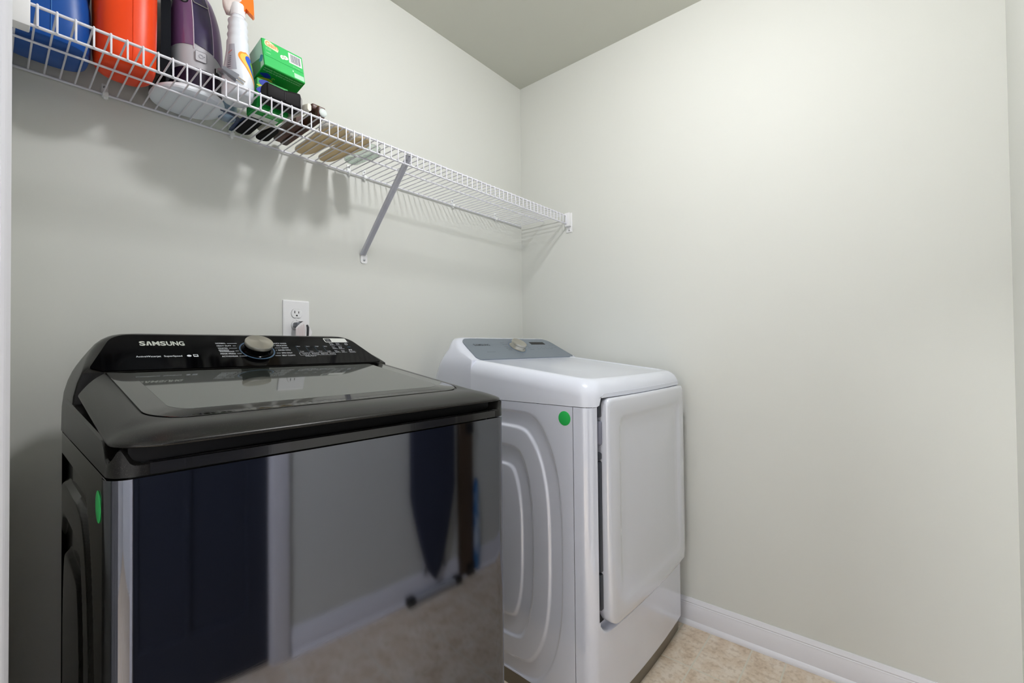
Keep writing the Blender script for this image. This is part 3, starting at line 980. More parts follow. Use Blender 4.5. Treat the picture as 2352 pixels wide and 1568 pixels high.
# end brackets on the side walls
def end_bracket(sgn, xw, ln, zlo, zhi, label):
    t = thing('shelf_end_bracket', label, 'bracket', (xw, YFR, ZS - 0.02))
    b = MB()
    x0, x1 = sorted((xw, xw + sgn * 0.004))
    b.rbox((x0, YFR - 0.020, zlo), (x1, YFR + 0.014, zhi), 0.0015, 2)
    b.build('wall_plate', M['plastic'], t)
    b = MB()
    x0, x1 = sorted((xw + sgn * 0.003, xw + sgn * ln))
    b.rbox((x0, YFR - 0.016, ZS - LIP - 0.013), (x1, YFR + 0.0125, ZS + 0.010 if sgn < 0 else zhi), 0.0022, 2)
    b.build('cup', M['plastic'], t)
    mx = plane_mx((xw + sgn * 0.004, YFR - 0.004, zlo + 0.010), (0, sgn * 1.0, 0), (0, 0, 1))
    MB().lathe([(0.0045, -0.001), (0.0045, 0.0006), (0.003, 0.0018), (0.0003, 0.002)], 14, mx=mx).build('screw', M['screw'], t)
    return t
end_bracket(-1, 0.0, 0.021, 1.672, 1.766, 'small white shelf bracket screwed to the right wall at the far shelf end')
end_bracket(1, XL, 0.0465, 1.690, 1.800, 'white plastic shelf bracket at the left doorway end of the shelf')

# wall clips along the back rail
def clip(loc, label):
    t = thing('shelf_clip', label, 'clip', loc, 'clips under the back rail')
    x, y, z = loc
    b = MB()
    b.rbox((x - 0.0065, -0.004, z - 0.010), (x + 0.0065, -0.0004, z + 0.026), 0.0012, 2)
    b.rbox((x - 0.0060, -0.0135, z - 0.0085), (x + 0.0060, -0.003, z - 0.0045), 0.0012, 2)
    b.rbox((x - 0.0060, -0.0150, z - 0.0085), (x + 0.0060, -0.0120, z + 0.003), 0.0012, 2)
    b.rbox((x - 0.003, -0.010, z - 0.014), (x + 0.003, -0.004, z - 0.008), 0.001, 2)
    b.build('clip_body', M['clear_plastic'], t)
    mx = plane_mx((x, -0.004, z + 0.017), (1, 0, 0), (0, 0, 1))
    MB().lathe([(0.0036, -0.0008), (0.0036, 0.0004), (0.0022, 0.0014), (0.0003, 0.0015)], 12, mx=mx).build('screw', M['screw'], t)
    return t
CLZ = ZS - 0.001
c0 = clip((-1.649, 0, CLZ), 'small clear shelf clip on the back wall under the orange jug')
for x, lab in ((-1.370, 'small clear shelf clip on the back wall beside the navy strap'),
               (-0.993, 'white shelf clip on the back wall just left of the brace, nearer the clear tray'),
               (-0.932, 'white shelf clip on the back wall right behind the diagonal brace'),
               (-0.493, 'white shelf clip on the back wall midway between brace and room corner'),
               (-0.211, 'white shelf clip on the back wall nearest the room corner')):
    copy_thing(c0, (x, 0, CLZ), lab, 'clips under the back rail')

# diagonal brace
br = thing('shelf_brace', 'diagonal white metal brace propping the wire shelf from the back wall', 'brace', (-0.935, 0, 1.45))
A0, A1 = Vector((-0.9415, -0.2895, 1.7465)), Vector((-0.9335, -0.006, 1.462))
dirv = (A1 - A0).normalized()
mxb = plane_mx(A0, (1, 0, 0), dirv)
Lb = (A1 - A0).length
b = MB()
hw = 0.0095
prof = [(-hw, 0.004), (-hw, -0.005), (-hw + 0.0014, -0.005), (-0.003, 0.0015), (0.003, 0.0015), (hw - 0.0014, -0.005), (hw, -0.005), (hw, 0.004), (0.003, 0.0035), (-0.003, 0.0035)]
b.loft([[tuple(mxb @ Vector((x, t, z))) for x, z in prof] for t in (0, Lb)])
b.build('arm', M['brace'], br, angle=25)
b = MB()
b.prism([(x, z) for x, z in rpoly([(-0.0135, 0.0, 0.008), (0.0135, 0.0, 0.008), (0.0135, 0.034, 0.002), (-0.0135, 0.034, 0.002)], 6)], 0.0003, 0.003,
        mx=plane_mx((-0.9335, 0.0, 1.431), (1, 0, 0), (0, 0, 1)))
b.build('foot_plate', M['plastic'], br)
MB().lathe([(0.0046, 0.002), (0.0046, 0.0038), (0.003, 0.0052), (0.0003, 0.0055)], 14, mx=plane_mx((-0.9335, 0, 1.4435), (1, 0, 0), (0, 0, 1))).build('screw', M['screw'], br)
b = MB()
b.rbox((-0.9535, -0.2945, ZS - 0.0005), (-0.9290, -0.2860, ZS + 0.0024), 0.001)
b.build('hook', M['brace'], br)
MB().lathe([(0.0032, 0), (0.0032, 0.0015), (0.0004, 0.002)], 12, mx=mxb @ Matrix.Translation((0, 0.018, 0.0)) @ Matrix.Rotation(PI, 4, 'X') @ Matrix.Translation((0, 0, -0.0020))).build('rivet', M['screw'], br)

# ------------------------------------------------------------------ outlet, plug and cord
out = thing('wall_outlet', 'white duplex wall outlet above the washing machine', 'outlet', (-1.182, 0, 1.2125))
OX = -1.182
b = MB()
pl = rrect(-0.0425, -0.0625, 0.0425, 0.0625, 0.003, 4)
mo = plane_mx((OX, 0, 1.2125), (1, 0, 0), (0, 0, 1))
b.loft([[(x, z, 0.0003) for x, z in pl], [(x, z, 0.003) for x, z in pl], [(x * 0.975, z * 0.983, 0.0048) for x, z in pl], [(x * 0.90, z * 0.93, 0.0058) for x, z in pl]], True, True, True, mx=mo)
b.build('cover_plate', M['plastic'], out, angle=12)
slot_m = M['gasket_black']
def receptacle(zc, plugged):
    poly = []
    for k in range(40):
        a = 2 * PI * k / 40
        poly.append((0.0170 * math.cos(a), max(-0.0140, min(0.0140, 0.0170 * math.sin(a)))))
    r = MB().loft([[(x, z, 0.0045) for x, z in poly], [(x, z, 0.0076) for x, z in poly], [(x * .96, z * .96, 0.0082) for x, z in poly]],
                  mx=mo @ Matrix.Translation((0, zc, 0))).build('receptacle', M['plastic'], out)
    MB().loft([[(x * 1.04, z * 1.05, 0.0050) for x, z in poly], [(x * 1.04, z * 1.05, 0.0061) for x, z in poly]], mx=mo @ Matrix.Translation((0, zc, 0))).build('groove', mat('groove', rgb(150, 150, 152), 0.6), r)
    s = MB()
    q = mo @ Matrix.Translation((0, zc, 0))
    s.box((-0.0076, 0.0005, 0.0080), (-0.0052, 0.0088, 0.0085), mx=q)
    s.box((0.0052, 0.0005, 0.0080), (0.0074, 0.0076, 0.0085), mx=q)
    s.prism([(0.0028 * math.cos(a), -0.0065 + max(-0.0022, 0.0028 * math.sin(a))) for a in frange(0, 2 * PI, 17)[:-1]], 0.0080, 0.0085, mx=q)
    s.build('slots', slot_m, r)
receptacle(0.0195, False)
receptacle(-0.0195, True)
MB().lathe([(0.0030, 0.005), (0.0030, 0.0066), (0.0016, 0.0075), (0.0003, 0.0076)], 14, mx=mo).build('screw', M['plastic'], out)

cord = thing('power_cord', 'grey washer power cord with paper tag plugged into the lower outlet socket', 'cord', (OX, -0.02, 1.19))
plug_m = mat('grey_plug', rgb(104, 108, 116), 0.4)
dark_m = mat('dark_plug', rgb(40, 41, 45), 0.45)
b = MB()
b.rbox((OX - 0.0125, -0.034, 1.187), (OX + 0.0015, -0.0086, 1.2025), 0.003, 3)
b.build('plug', plug_m, cord)
b = MB()
b.rbox((OX - 0.006, -0.030, 1.176), (OX + 0.010, -0.0086, 1.203), 0.0025, 2, mx=Matrix.Translation((0.0, 0, 0)))
b.rbox((OX + 0.0035, -0.034, 1.190), (OX + 0.0215, -0.010, 1.2065), 0.0025, 2)
b.build('plug_block', dark_m, cord)
b = MB()
b.tube([(OX + 0.0175, -0.030, 1.193), (OX + 0.0185, -0.042, 1.192), (OX + 0.0185, -0.0475, 1.186), (OX + 0.0180, -0.0465, 1.165), (OX + 0.015, -0.04, 1.12), (OX + 0.01, -0.035, 1.0), (OX, -0.03, 0.85), (OX - 0.04, -0.035, 0.6)], 0.0033, 10)
b.build('cable', dark_m, cord)
tm = mat('paper_tag', rgb(226, 224, 226), 0.7)
tp = mat('pink_tag_print', rgb(214, 190, 188), 0.7)
b = MB()
n = 11
mt = plane_mx((OX + 0.004, -0.0385, 1.168), (0.72, -0.1, 0.0), (0.0, 0.12, 1.0))
def tagp(u, w):
    # a paper slip folded over the cable
    x = -0.020 + 0.050 * u
    base = -0.020 + 0.0 * u
    top = 0.016 + 0.024 * math.sin(min(1, u / 0.66) * PI / 2) if u < 0.66 else lerp(0.040, 0.004, (u - 0.66) / 0.34)
    lowv = -0.024 if u < 0.8 else lerp(-0.024, 0.002, (u - 0.8) / 0.2)
    y = lerp(lowv, top, w)
    return tuple(mt @ Vector((x, y, 0.004 * math.sin(u * PI))))
b.grid(tagp, frange(0, 1, 17), frange(0, 1, 5))
b.build('tag', tm, cord)
b = MB()
for k in range(10):
    u0 = 0.02 + 0.052 * k
    pts = [Vector(tagp(u0 + 0.01, w)) + Vector((0, -0.0006, 0)) for w in (0.06, 0.86)]
    b.tube(pts, 0.0004, 4)
b.build('tag_print', tp, cord)

# ------------------------------------------------------------------ things on the shelf
ZD = ZS + RW + 0.0002
def sup(cx, cy, rx, ry, z, n=40, p=2.6, rot=0.0):
    out = []
    for k in range(n):
        a = 2 * PI * k / n
        c, s = math.cos(a), math.sin(a)
        x = rx * math.copysign(abs(c) ** (2 / p), c)
        y = ry * math.copysign(abs(s) ** (2 / p), s)
        out.append((cx + x * math.cos(rot) - y * math.sin(rot), cy + x * math.sin(rot) + y * math.cos(rot), z))
    return out

# blue jug
blue = mat('blue_jug_plastic', rgb(12, 76, 156), 0.36, spec=0.35)
jug = thing('detergent_jug', 'large blue plastic detergent jug at the left end of the wire shelf', 'jug', (-1.757, -0.118, ZD), 'plastic jugs on the shelf')
b = MB()
cx, cy = -1.758, -0.114
R = []
for z, rx, ry, dx, p in ((0, .060, .060, 0, 3), (.003, .066, .066, 0, 3.2), (.010, .0685, .069, 0, 3.4), (.06, .0695, .070, 0, 3.4), (.10, .069, .070, 0, 3.2), (.14, .066, .069, -.002, 3), (.18, .060, .066, -.006, 2.8), (.22, .050, .058, -.012, 2.4), (.25, .036, .042, -.018, 2.2), (.262, .024, .026, -.02, 2), (.272, .021, .021, -.02, 2)):
    R.append(sup(cx + dx, cy, rx, ry, ZD + z, 48, p))
b.loft(R)
b.build('jug_body', blue, jug)
b = MB()
b.tube([(cx + .004, cy + .02, ZD + .252), (cx + .036, cy + .018, ZD + .245), (cx + .057, cy + .012, ZD + .215), (cx + .060, cy + .01, ZD + .17), (cx + .056, cy + .008, ZD + .125), (cx + .040, cy + .008, ZD + .10)], .012, 12)
b.build('handle', blue, jug)
b = MB().lathe([(.024, .268), (.026, .272), (.0255, .305), (.022, .309), (.001, .31)], 32, mx=Matrix.Translation((cx - .02, cy, ZD)))
b.build('cap', mat('white_cap', rgb(228, 232, 238), 0.35), jug)
b = MB().tube([(cx + .004, cy - .0712, ZD + .012), (cx + .004, cy - .0712, ZD + .10), (cx + .002, cy - .069, ZD + .16)], .0006, 6)
b.build('mould_seam', mat('blue_seam', rgb(70, 132, 200), 0.35), jug)

# orange jug
orange = mat('orange_jug_plastic', rgb(230, 66, 12), 0.36, spec=0.3)
jug = thing('detergent_jug', 'bright orange plastic detergent jug between the blue jug and the iron', 'jug', (-1.6325, -0.13, ZD), 'plastic jugs on the shelf')
b = MB()
cx, cy = -1.6315, -0.137
R = []
for z, rx, ry, p in ((0, .040, .046, 2.4), (.002, .046, .054, 2.5), (.007, .051, .060, 2.6), (.016, .0535, .0635, 2.7), (.035, .0548, .065, 2.8), (.12, .0555, .0655, 2.9), (.20, .0560, .0660, 2.9), (.225, .0545, .064, 2.8), (.25, .048, .057, 2.5), (.275, .036, .042, 2.2), (.288, .025, .027, 2), (.298, .0215, .0215, 2)):
    R.append(sup(cx, cy, rx, ry, ZD + z, 48, p))
b.loft(R)
b.build('jug_body', orange, jug)
b = MB()
b.tube([(cx - .012, cy - .02, ZD + .29), (cx - .040, cy - .032, ZD + .268), (cx - .050, cy - .044, ZD + .225), (cx - .047, cy - .050, ZD + .175), (cx - .036, cy - .050, ZD + .145)], .0105, 12)
b.build('handle', orange, jug)
MB().lathe([(.0245, .294), (.0265, .298), (.026, .33), (.023, .334), (.001, .335)], 32, mx=Matrix.Translation((cx, cy, ZD))).build('cap', mat('navy_cap', rgb(28, 44, 96), 0.35), jug)
b = MB()
b.tube(sup(cx, cy, .0405, .0475, ZD + .0016, 40, 2.4), .0011, 6, True)
b.build('base_ridge', mat('deep_orange', rgb(206, 62, 12), 0.35), jug)
b = MB().tube([(cx + .004, cy - .0625, ZD + .006), (cx + .004, cy - .0658, ZD + .03), (cx + .004, cy - .0665, ZD + .10), (cx + .004, cy - .0668, ZD + .2)], .0005, 6)
b.build('mould_seam', orange, jug)

# label wrapped round the back of the orange jug, its edge showing beside the iron
lb = MB()
def jug_pt(a, z, off):
    rx, ry = 0.0555 + off, 0.0655 + off
    c, s = math.cos(a), math.sin(a)
    return (cx + rx * math.copysign(abs(c) ** (2 / 2.9), c), cy + ry * math.copysign(abs(s) ** (2 / 2.9), s), ZD + z)
lb.grid(lambda u, w: jug_pt(lerp(-0.12, 2.2, u), lerp(.075, .222, w), .0016), frange(0, 1, 24), frange(0, 1, 8))
o = lb.build('jug_label', mat('dark_label', rgb(14, 18, 34), 0.2, coat=0.5), jug)
lb = MB()
lb.grid(lambda u, w: jug_pt(lerp(-0.09, .25, u), lerp(.10, .15, w) + .02 * u, .0020), frange(0, 1, 8), frange(0, 1, 8))
lb.build('label_swirl', mat('teal_label', rgb(24, 124, 150), 0.3), o)

# steam iron standing on its heel
iron = thing('steam_iron', 'purple and grey steam iron standing on its heel on the wire shelf', 'iron', (-1.495, -0.10, ZD))
IX, IY = -1.4985, -0.089
grey_i = mat('grey_iron_plastic', rgb(178, 178, 184), 0.45)
purple = mat('purple_iron_plastic', rgb(98, 72, 116), 0.35)
purple_dk = mat('dark_purple_iron', rgb(52, 42, 78), 0.25, coat=0.4)
tank = mat('plum_tank_plastic', rgb(112, 72, 112), 0.12, coat=0.7)
heel_m = mat('frosted_heel_plastic', rgb(230, 236, 244), 0.3)
band_m = mat('aubergine_band', rgb(30, 17, 38), 0.5, spec=0.2)
ISEC = [(.0, .062, .064, 0, 0), (.001, .069, .072, 0, 0), (.004, .0765, .080, 0, 0), (.008, .0785, .082, 0, 0), (.013, .0775, .081, .002, 0), (.019, .073, .076, .006, 0), (.025, .064, .070, .010, 0)]
b = MB().loft([sup(IX + dx, IY, rx, ry, ZD + z, 48, 2.4) for z, rx, ry, dx, dy in ISEC])
b.build('heel', heel_m, iron)
SEC = [(.020, .0585, .067, .015, 0), (.05, .0585, .066, .016, 0), (.08, .0590, .065, .017, 0), (.11, .0595, .064, .017, .001), (.14, .0595, .063, .017, .003), (.17, .0590, .062, .017, .005), (.20, .0575, .060, .017, .008), (.23, .0550, .057, .016, .011), (.26, .050, .052, .015, .015), (.29, .043, .044, .014, .02), (.315, .031, .033, .013, .026), (.33, .016, .016, .012, .030), (.334, .004, .004, .012, .031)]
def ibody(z, off=0.0):
    for i in range(len(SEC) - 1):
        if SEC[i][0] <= z <= SEC[i + 1][0]:
            t = (z - SEC[i][0]) / (SEC[i + 1][0] - SEC[i][0])
            q = [lerp(a, c, t) for a, c in zip(SEC[i], SEC[i + 1])]
            return q[1] + off, q[2] + off, q[3], q[4]
    q = SEC[-1] if z > SEC[-1][0] else SEC[0]
    return q[1] + off, q[2] + off, q[3], q[4]
def ipt(a, z, off=0.0):
    rx, ry, dx, dy = ibody(z, off)
    c, s = math.cos(a), math.sin(a)
    p = 2.3
    return (IX + dx + rx * math.copysign(abs(c) ** (2 / p), c), IY + dy + ry * math.copysign(abs(s) ** (2 / p), s), ZD + z)
b = MB().loft([[ipt(2 * PI * k / 56, z) for k in range(56)] for z in [s[0] for s in SEC]])
b.build('iron_body', grey_i, iron)
def ipatch(name, m, a0, a1, z0, z1, off=0.0012, na=18, nz=18, parent=iron):
    """shell lying on the body; a0, a1, z0, z1 may be functions of the other coordinate's parameter"""
    def fa(v, k):
        return v(k) if callable(v) else v
    mb = MB()
    def g(o):
        def fn(u, w):
            zz = lerp(fa(z0, u), fa(z1, u), w)
            aa = lerp(fa(a0, w), fa(a1, w), u)
            return ipt(aa, zz, o)
        return fn
    us, ws = frange(0, 1, na), frange(0, 1, nz)
    mb.grid(g(off), us, ws)
    edge = [(u, 0) for u in us] + [(1, w) for w in ws[1:]] + [(u, 1) for u in reversed(us[:-1])] + [(0, w) for w in reversed(ws[1:-1])]
    mb.loft([[g(off)(u, w) for u, w in edge], [g(-0.001)(u, w) for u, w in edge]], False, False)
    return mb.build(name, m, parent, angle=60)
D = math.radians
ipatch('heel_band', band_m, D(185), D(352), .018, lambda u: .062 + .012 * math.sin(u * PI), 0.0024)
ipatch('water_tank', tank, D(176), D(254), lambda u: .120 + .012 * math.sin(u * PI * 0.6), .325, 0.0012)
ipatch('handle_grip', purple_dk, D(256.5), D(290), lambda u: .139 - .012 * u, .325, 0.0016)
ipatch('side_shell', purple, D(292.5), D(385), lambda u: .124 - .040 * u, .325, 0.0012)
def itrim(a, z0, z1, off=0.0015):
    return [ipt(D(a), z, off) for z in frange(z0, z1, 14)]
MB().tube(itrim(255.3, .124, .322), .0011, 6).build('trim_line', mat('pale_trim', rgb(206, 192, 204), 0.35), iron)
MB().tube(itrim(291.3, .122, .322), .0008, 6).build('trim_line', mat('pale_trim_thin', rgb(190, 172, 196), 0.35), iron)
# soleplate on the wall side, its glossy edge showing at the left
b = MB()
sp = []
for k in range(41):
    a = PI * k / 40
    sp.append((0.062 * math.cos(a), 0.20 + 0.125 * math.sin(a)))
sp = [(-0.062, 0.028), (0.062, 0.028)] + sp
ms = plane_mx((-1.5675, -0.088, ZD), (0, 1, 0), (0, 0, 1))
b.prism(sp, 0.0, 0.020, mx=ms)
b.build('soleplate', mat('dark_soleplate', rgb(26, 28, 36), 0.08, metal=0.8), iron)
# steam button, release button, cord outlet
def on_iron(a, z, off=0.001):
    p = Vector(ipt(D(a), z, off))
    t1 = (Vector(ipt(D(a + 3), z, off)) - Vector(ipt(D(a - 3), z, off))).normalized()
    t2 = (Vector(ipt(D(a), z + .004, off)) - Vector(ipt(D(a), z - .004, off))).normalized()
    return plane_mx(p, t1, t2)
q = on_iron(238, .255)
o = MB().lathe([(.0085, 0), (.0085, .0012), (.0070, .0016), (.0003, .0018)], 24, mx=q).build('spray_button', mat('black_bezel', rgb(20, 18, 24), 0.3), iron)
MB().lathe([(.0055, .001), (.0055, .0024), (.004, .003), (.0003, .0031)], 24, mx=q).build('button_cap', mat('grey_button', rgb(150, 150, 152), 0.4), o)
q = on_iron(267, .106, .0012)
o = MB().prism(rrect(-.0115, -.0125, .0115, .0125, .0025, 4), -.001, .0018, mx=q).build('release_button', grey_i, iron)
MB().tube([(x, y, .0016) for x, y in rrect(-.0120, -.0130, .0120, .0130, .0028, 4)], .0005, 5, True, mx=q).build('button_gap', mat('button_gap', rgb(84, 84, 92), 0.6), o)
em = MB()
for r in (.0055, .0036):
    em.tube([(r * math.cos(a), r * math.sin(a), .0020) for a in frange(0, 2 * PI, 22)[:-1]], .00045, 5, True, mx=q)
em.tube([(.0055, .0015, .002), (.0078, .004, .002), (.0085, .002, .002), (.006, .001, .002)], .0004, 5, mx=q)
em.build('button_emblem', mat('emblem_grey', rgb(150, 150, 158), 0.4), o)
q = on_iron(273, .265, .002)
MB().tube([(x, y, .0006) for x, y in rrect(-.0165, -.012, .0165, .030, .003, 4)], .0011, 6, True, mx=q).build('steam_button_frame', mat('silver_frame', rgb(190, 188, 190), 0.25, metal=0.6), iron)
q = on_iron(306, .084, .0012)
o = MB().prism(rrect(-.014, -.0095, .014, .0095, .003, 4), -.001, .0012, mx=q).build('cord_outlet', M['gasket_black'], iron)
t = MB()
for k in range(5):
    t.box((-.011 + k * .005, -.001, .001), (-.009 + k * .005, .0085, .0032), mx=q)
t.build('outlet_ribs', grey_i, o)
# the iron's own cord end and plug
pm = mat('grey_cord_plug', rgb(118, 120, 128), 0.35)
P0 = q @ Vector((.002, -.002, .003))
b = MB().tube([P0, P0 + Vector((.006, -.018, -.008)), Vector((-1.470, -.235, ZD + .048)), Vector((-1.464, -.247, ZD + .0445))], .004, 10)
o = b.build('cord_end', pm, iron)
mp = plane_mx((-1.450, -.252, ZD + .0405), (.86, -.25, -.45), (.42, .1, .85))
b = MB().loft([[(x, y, z) for y, z in rrect(-.0075 * s, -.0055 * s, .0075 * s, .0055 * s, .002, 4)] for x, s in ((-.020, .6), (-.016, .85), (-.006, .9), (-.002, 1.05), (.014, 1.2), (.016, 1.15))], mx=mp)
pg = b.build('cord_plug', pm, iron)
b = MB()
for y in (-.0048, .0048):
    b.rbox((.015, y - .0017, -.0007), (.033, y + .0017, .0007), .0004, 1, mx=mp)
b.build('plug_prong', mat('nickel_prong', rgb(196, 190, 182), 0.25, metal=1.0), pg)

# spray bottle
spb = thing('spray_bottle', 'white trigger spray bottle with orange trigger and rainbow swirl', 'spray bottle', (-1.417, -0.19, ZD))
white_b = mat('white_bottle_plastic', rgb(222, 226, 234), 0.3, coat=0.3)
SX, SY = -1.4195, -0.2085
BS = [(.0, .026, .034), (.002, .030, .041), (.008, .0335, .0455), (.02, .0345, .047), (.05, .034, .046), (.08, .031, .041), (.105, .0275, .0345), (.128, .0248, .029), (.137, .0248, .0275), (.146, .0245, .0268)]
neck = []
for k in range(10):
    z = .150 + k * .0062
    neck.append((z, .0228 - .00025 * k + .0013 * math.cos(k * 2.1), .0245 - .0003 * k + .0013 * math.cos(k * 2.1)))
BS += neck + [(.212, .0165, .0175), (.218, .0150, .0150), (.232, .0148, .0148)]
def bsec(z, off=0.0):
    for i in range(len(BS) - 1):
        if BS[i][0] <= z <= BS[i + 1][0]:
            t = (z - BS[i][0]) / (BS[i + 1][0] - BS[i][0])
            return lerp(BS[i][1], BS[i + 1][1], t) + off, lerp(BS[i][2], BS[i + 1][2], t) + off
    return BS[-1][1] + off, BS[-1][2] + off
def bpt(a, z, off=0.0):
    rx, ry = bsec(z, off)
    c, s = math.cos(a), math.sin(a)
    p = 2.2
    return (SX + rx * math.copysign(abs(c) ** (2 / p), c), SY + ry * math.copysign(abs(s) ** (2 / p), s), ZD + z)
b = MB().loft([[bpt(2 * PI * k / 48, z) for k in range(48)] for z in [s[0] for s in BS]])
body = b.build('bottle_body', white_b, spb, angle=50)
def drop(name, m, a_top, a_bot, w_top, zt_, zb, off):
    """tear-drop decal: wide rounded top, tapering to the bottom"""
    mb = MB()
    nz, na = 26, 8
    rows = []
    for i in range(nz):
        t = i / (nz - 1)
        z = lerp(zt_, zb, t)
        if t < 0.22:
            w = w_top * math.sqrt(max(0, 1 - (1 - t / 0.22) ** 2))
        else:
            w = w_top * (1 - ((t - 0.22) / 0.78) ** 1.15)
        c = lerp(a_top, a_bot, t ** 1.3)
        rows.append([bpt(D(c - w / 2 + w * j / na), z, off) for j in range(na + 1)])
    v = [p for r in rows for p in r]
    n = na + 1
    mb.add(v, [(i * n + j, i * n + j + 1, (i + 1) * n + j + 1, (i + 1) * n + j) for i in range(nz - 1) for j in range(na)])
    return mb.build(name, m, body)
drop('swirl_orange', mat('swirl_orange', rgb(244, 150, 52), 0.3), 286, 334, 84, .118, .028, .0003)
drop('swirl_yellow', mat('swirl_yellow', rgb(246, 196, 84), 0.3), 289, 334, 72, .114, .032, .0005)
drop('swirl_blue', mat('swirl_blue', rgb(52, 92, 204), 0.3), 300, 336, 52, .111, .035, .0007)
drop('swirl_green', mat('swirl_green', rgb(132, 184, 62), 0.3), 314, 338, 28, .099, .041, .0009)
mb = MB()
mb.grid(lambda u, w: bpt(D(lerp(198, 244 - 10 * w, u)), lerp(.060, .132, w), .0004), frange(0, 1, 10), frange(0, 1, 10))
mb.build('side_label', mat('grey_label', rgb(172, 174, 186), 0.35), body)
mb = MB()
for k in range(6):
    mb.grid(lambda u, w: bpt(D(lerp(203 + 1.5 * k, 220, u)), .066 + .006 * k + .002 * w, .0007), frange(0, 1, 6), (0, 1))
mb.build('side_print', mat('label_print', rgb(92, 94, 108), 0.5), body)
mb = MB()
mb.grid(lambda u, w: bpt(D(lerp(202, 222, u)), lerp(.105, .1075, w) + .008 * u, .0007), frange(0, 1, 6), (0, 1))
mb.build('side_stripe', mat('label_red', rgb(196, 88, 88), 0.5), body)
oj = mat('orange_trigger', rgb(255, 128, 40), 0.3, coat=0.2)
shroud = mat('milky_shroud', rgb(236, 224, 220), 0.3, trans=0.15)
b = MB().lathe([(.0165, .219), (.0172, .222), (.0170, .246), (.0150, .250)], 28, mx=Matrix.Translation((SX, SY, ZD)))
b.build('collar', mat('milky_collar', rgb(232, 232, 236), 0.35), spb)
mh = plane_mx((SX, SY, ZD), (.93, -.37, 0), (0, 0, 1))
prof = [(-.034, .262), (-.033, .240), (-.026, .222), (-.018, .222), (-.012, .240), (.000, .248), (.010, .258), (.012, .285), (.004, .312), (-.014, .318), (-.029, .296)]
prof = [(p.x, p.y) for p in [Vector(q) for q in prof]]
b = MB()
rr = []
for dz, s in ((-.013, .72), (-.0115, .9), (-.007, 1.0), (.007, 1.0), (.0115, .9), (.013, .72)):
    cxp = sum(p[0] for p in prof) / len(prof)
    cyp = sum(p[1] for p in prof) / len(prof)
    rr.append([(cxp + (x - cxp) * s, cyp + (y - cyp) * s, dz) for x, y in prof])
b.loft(rr, mx=mh)
b.build('sprayer_head', shroud, spb, angle=60)
b = MB()
tp_ = [(.002, .250), (.008, .236), (.015, .234), (.019, .243), (.026, .236), (.034, .229), (.037, .233), (.036, .262), (.034, .284), (.037, .292), (.034, .312), (.004, .316), (-.012, .312), (-.004, .290), (.002, .268)]
b.loft([[(x, y, -.0095) for x, y in tp_], [(x, y, .0095) for x, y in tp_]], mx=mh)
b.build('trigger', oj, spb)

# pale blue bottle and navy strap behind
pb = thing('blue_bottle', 'pale blue translucent bottle behind the white spray bottle', 'bottle', (-1.409, -0.076, ZD))
pbm = mat('pale_blue_plastic', rgb(168, 194, 224), 0.2, trans=0.6)
MB().lathe([(.018, 0), (.022, .003), (.0245, .010), (.0250, .06), (.020, .085), (.011, .1), (.011, .115), (.001, .116)], 28, mx=Matrix.Translation((-1.4065, -.0855, ZD))).build('bottle_body', pbm, pb)
navy = mat('navy_strap', rgb(30, 52, 92), 0.3)
b = MB()
for path in ([(-1.437, -.128, .001), (-1.405, -.120, .0015), (-1.3845, -.106, .003), (-1.3790, -.070, .004), (-1.3785, -.030, .002), (-1.377, -.018, .001)],
             [(-1.352, -.142, .006), (-1.3745, -.120, .004), (-1.376, -.072, .007), (-1.3735, -.030, .005), (-1.3735, -.018, .004)]):
    rings = []
    P = [Vector((x, y, ZD + z + .0012)) for x, y, z in path]
    fine = []
    for i in range(len(P) - 1):
        for k in range(4):
            fine.append(P[i].lerp(P[i + 1], k / 4))
    fine.append(P[-1])
    for i, p in enumerate(fine):
        a, c = fine[max(0, i - 1)], fine[min(len(fine) - 1, i + 1)]
        t_ = (c - a).normalized()
        s_ = t_.cross(Vector((0, 0, 1))).normalized()
        n_ = s_.cross(t_)
        rings.append([tuple(p + s_ * x + n_ * y) for x, y in ((-.0042, -.0009), (.0042, -.0009), (.0042, .0009), (-.0042, .0009))])
    b.loft(rings)
o = b.build('plastic_strap', navy)
tag(o, 'navy blue plastic strap lying on the wires beside the black sandal', 'strap')

# ------------------------------------------------------------------ dryer sheet boxes
green = mat('green_carton', rgb(24, 150, 60), 0.45, spec=0.3)
green_lt = mat('bright_green_carton', rgb(52, 182, 92), 0.5, spec=0.25)
green_dk = mat('deep_green_carton', rgb(18, 140, 50), 0.5, spec=0.25)
box_blue = mat('carton_blue', rgb(24, 52, 160), 0.5, spec=0.25)
box_yel = mat('carton_yellow', rgb(186, 186, 44), 0.5, spec=0.25)
box_white = mat('carton_white', rgb(228, 232, 226), 0.4)
logo_or = mat('carton_logo_orange', rgb(255, 150, 92), 0.4)
box_teal = mat('carton_teal', rgb(24, 132, 150), 0.35)

def blob(cx, cy, rx, ry, n=24, wob=0.18, seed=1):
    r = random.Random(seed)
    ph = [r.uniform(0, 6.28) for _ in range(3)]
    return [(cx + rx * math.cos(a) * (1 + wob * math.sin(2 * a + ph[0]) + wob * .5 * math.sin(3 * a + ph[1])),
             cy + ry * math.sin(a) * (1 + wob * math.sin(2 * a + ph[1]) + wob * .5 * math.sin(3 * a + ph[2]))) for a in frange(0, 2 * PI, n + 1)[:-1]]

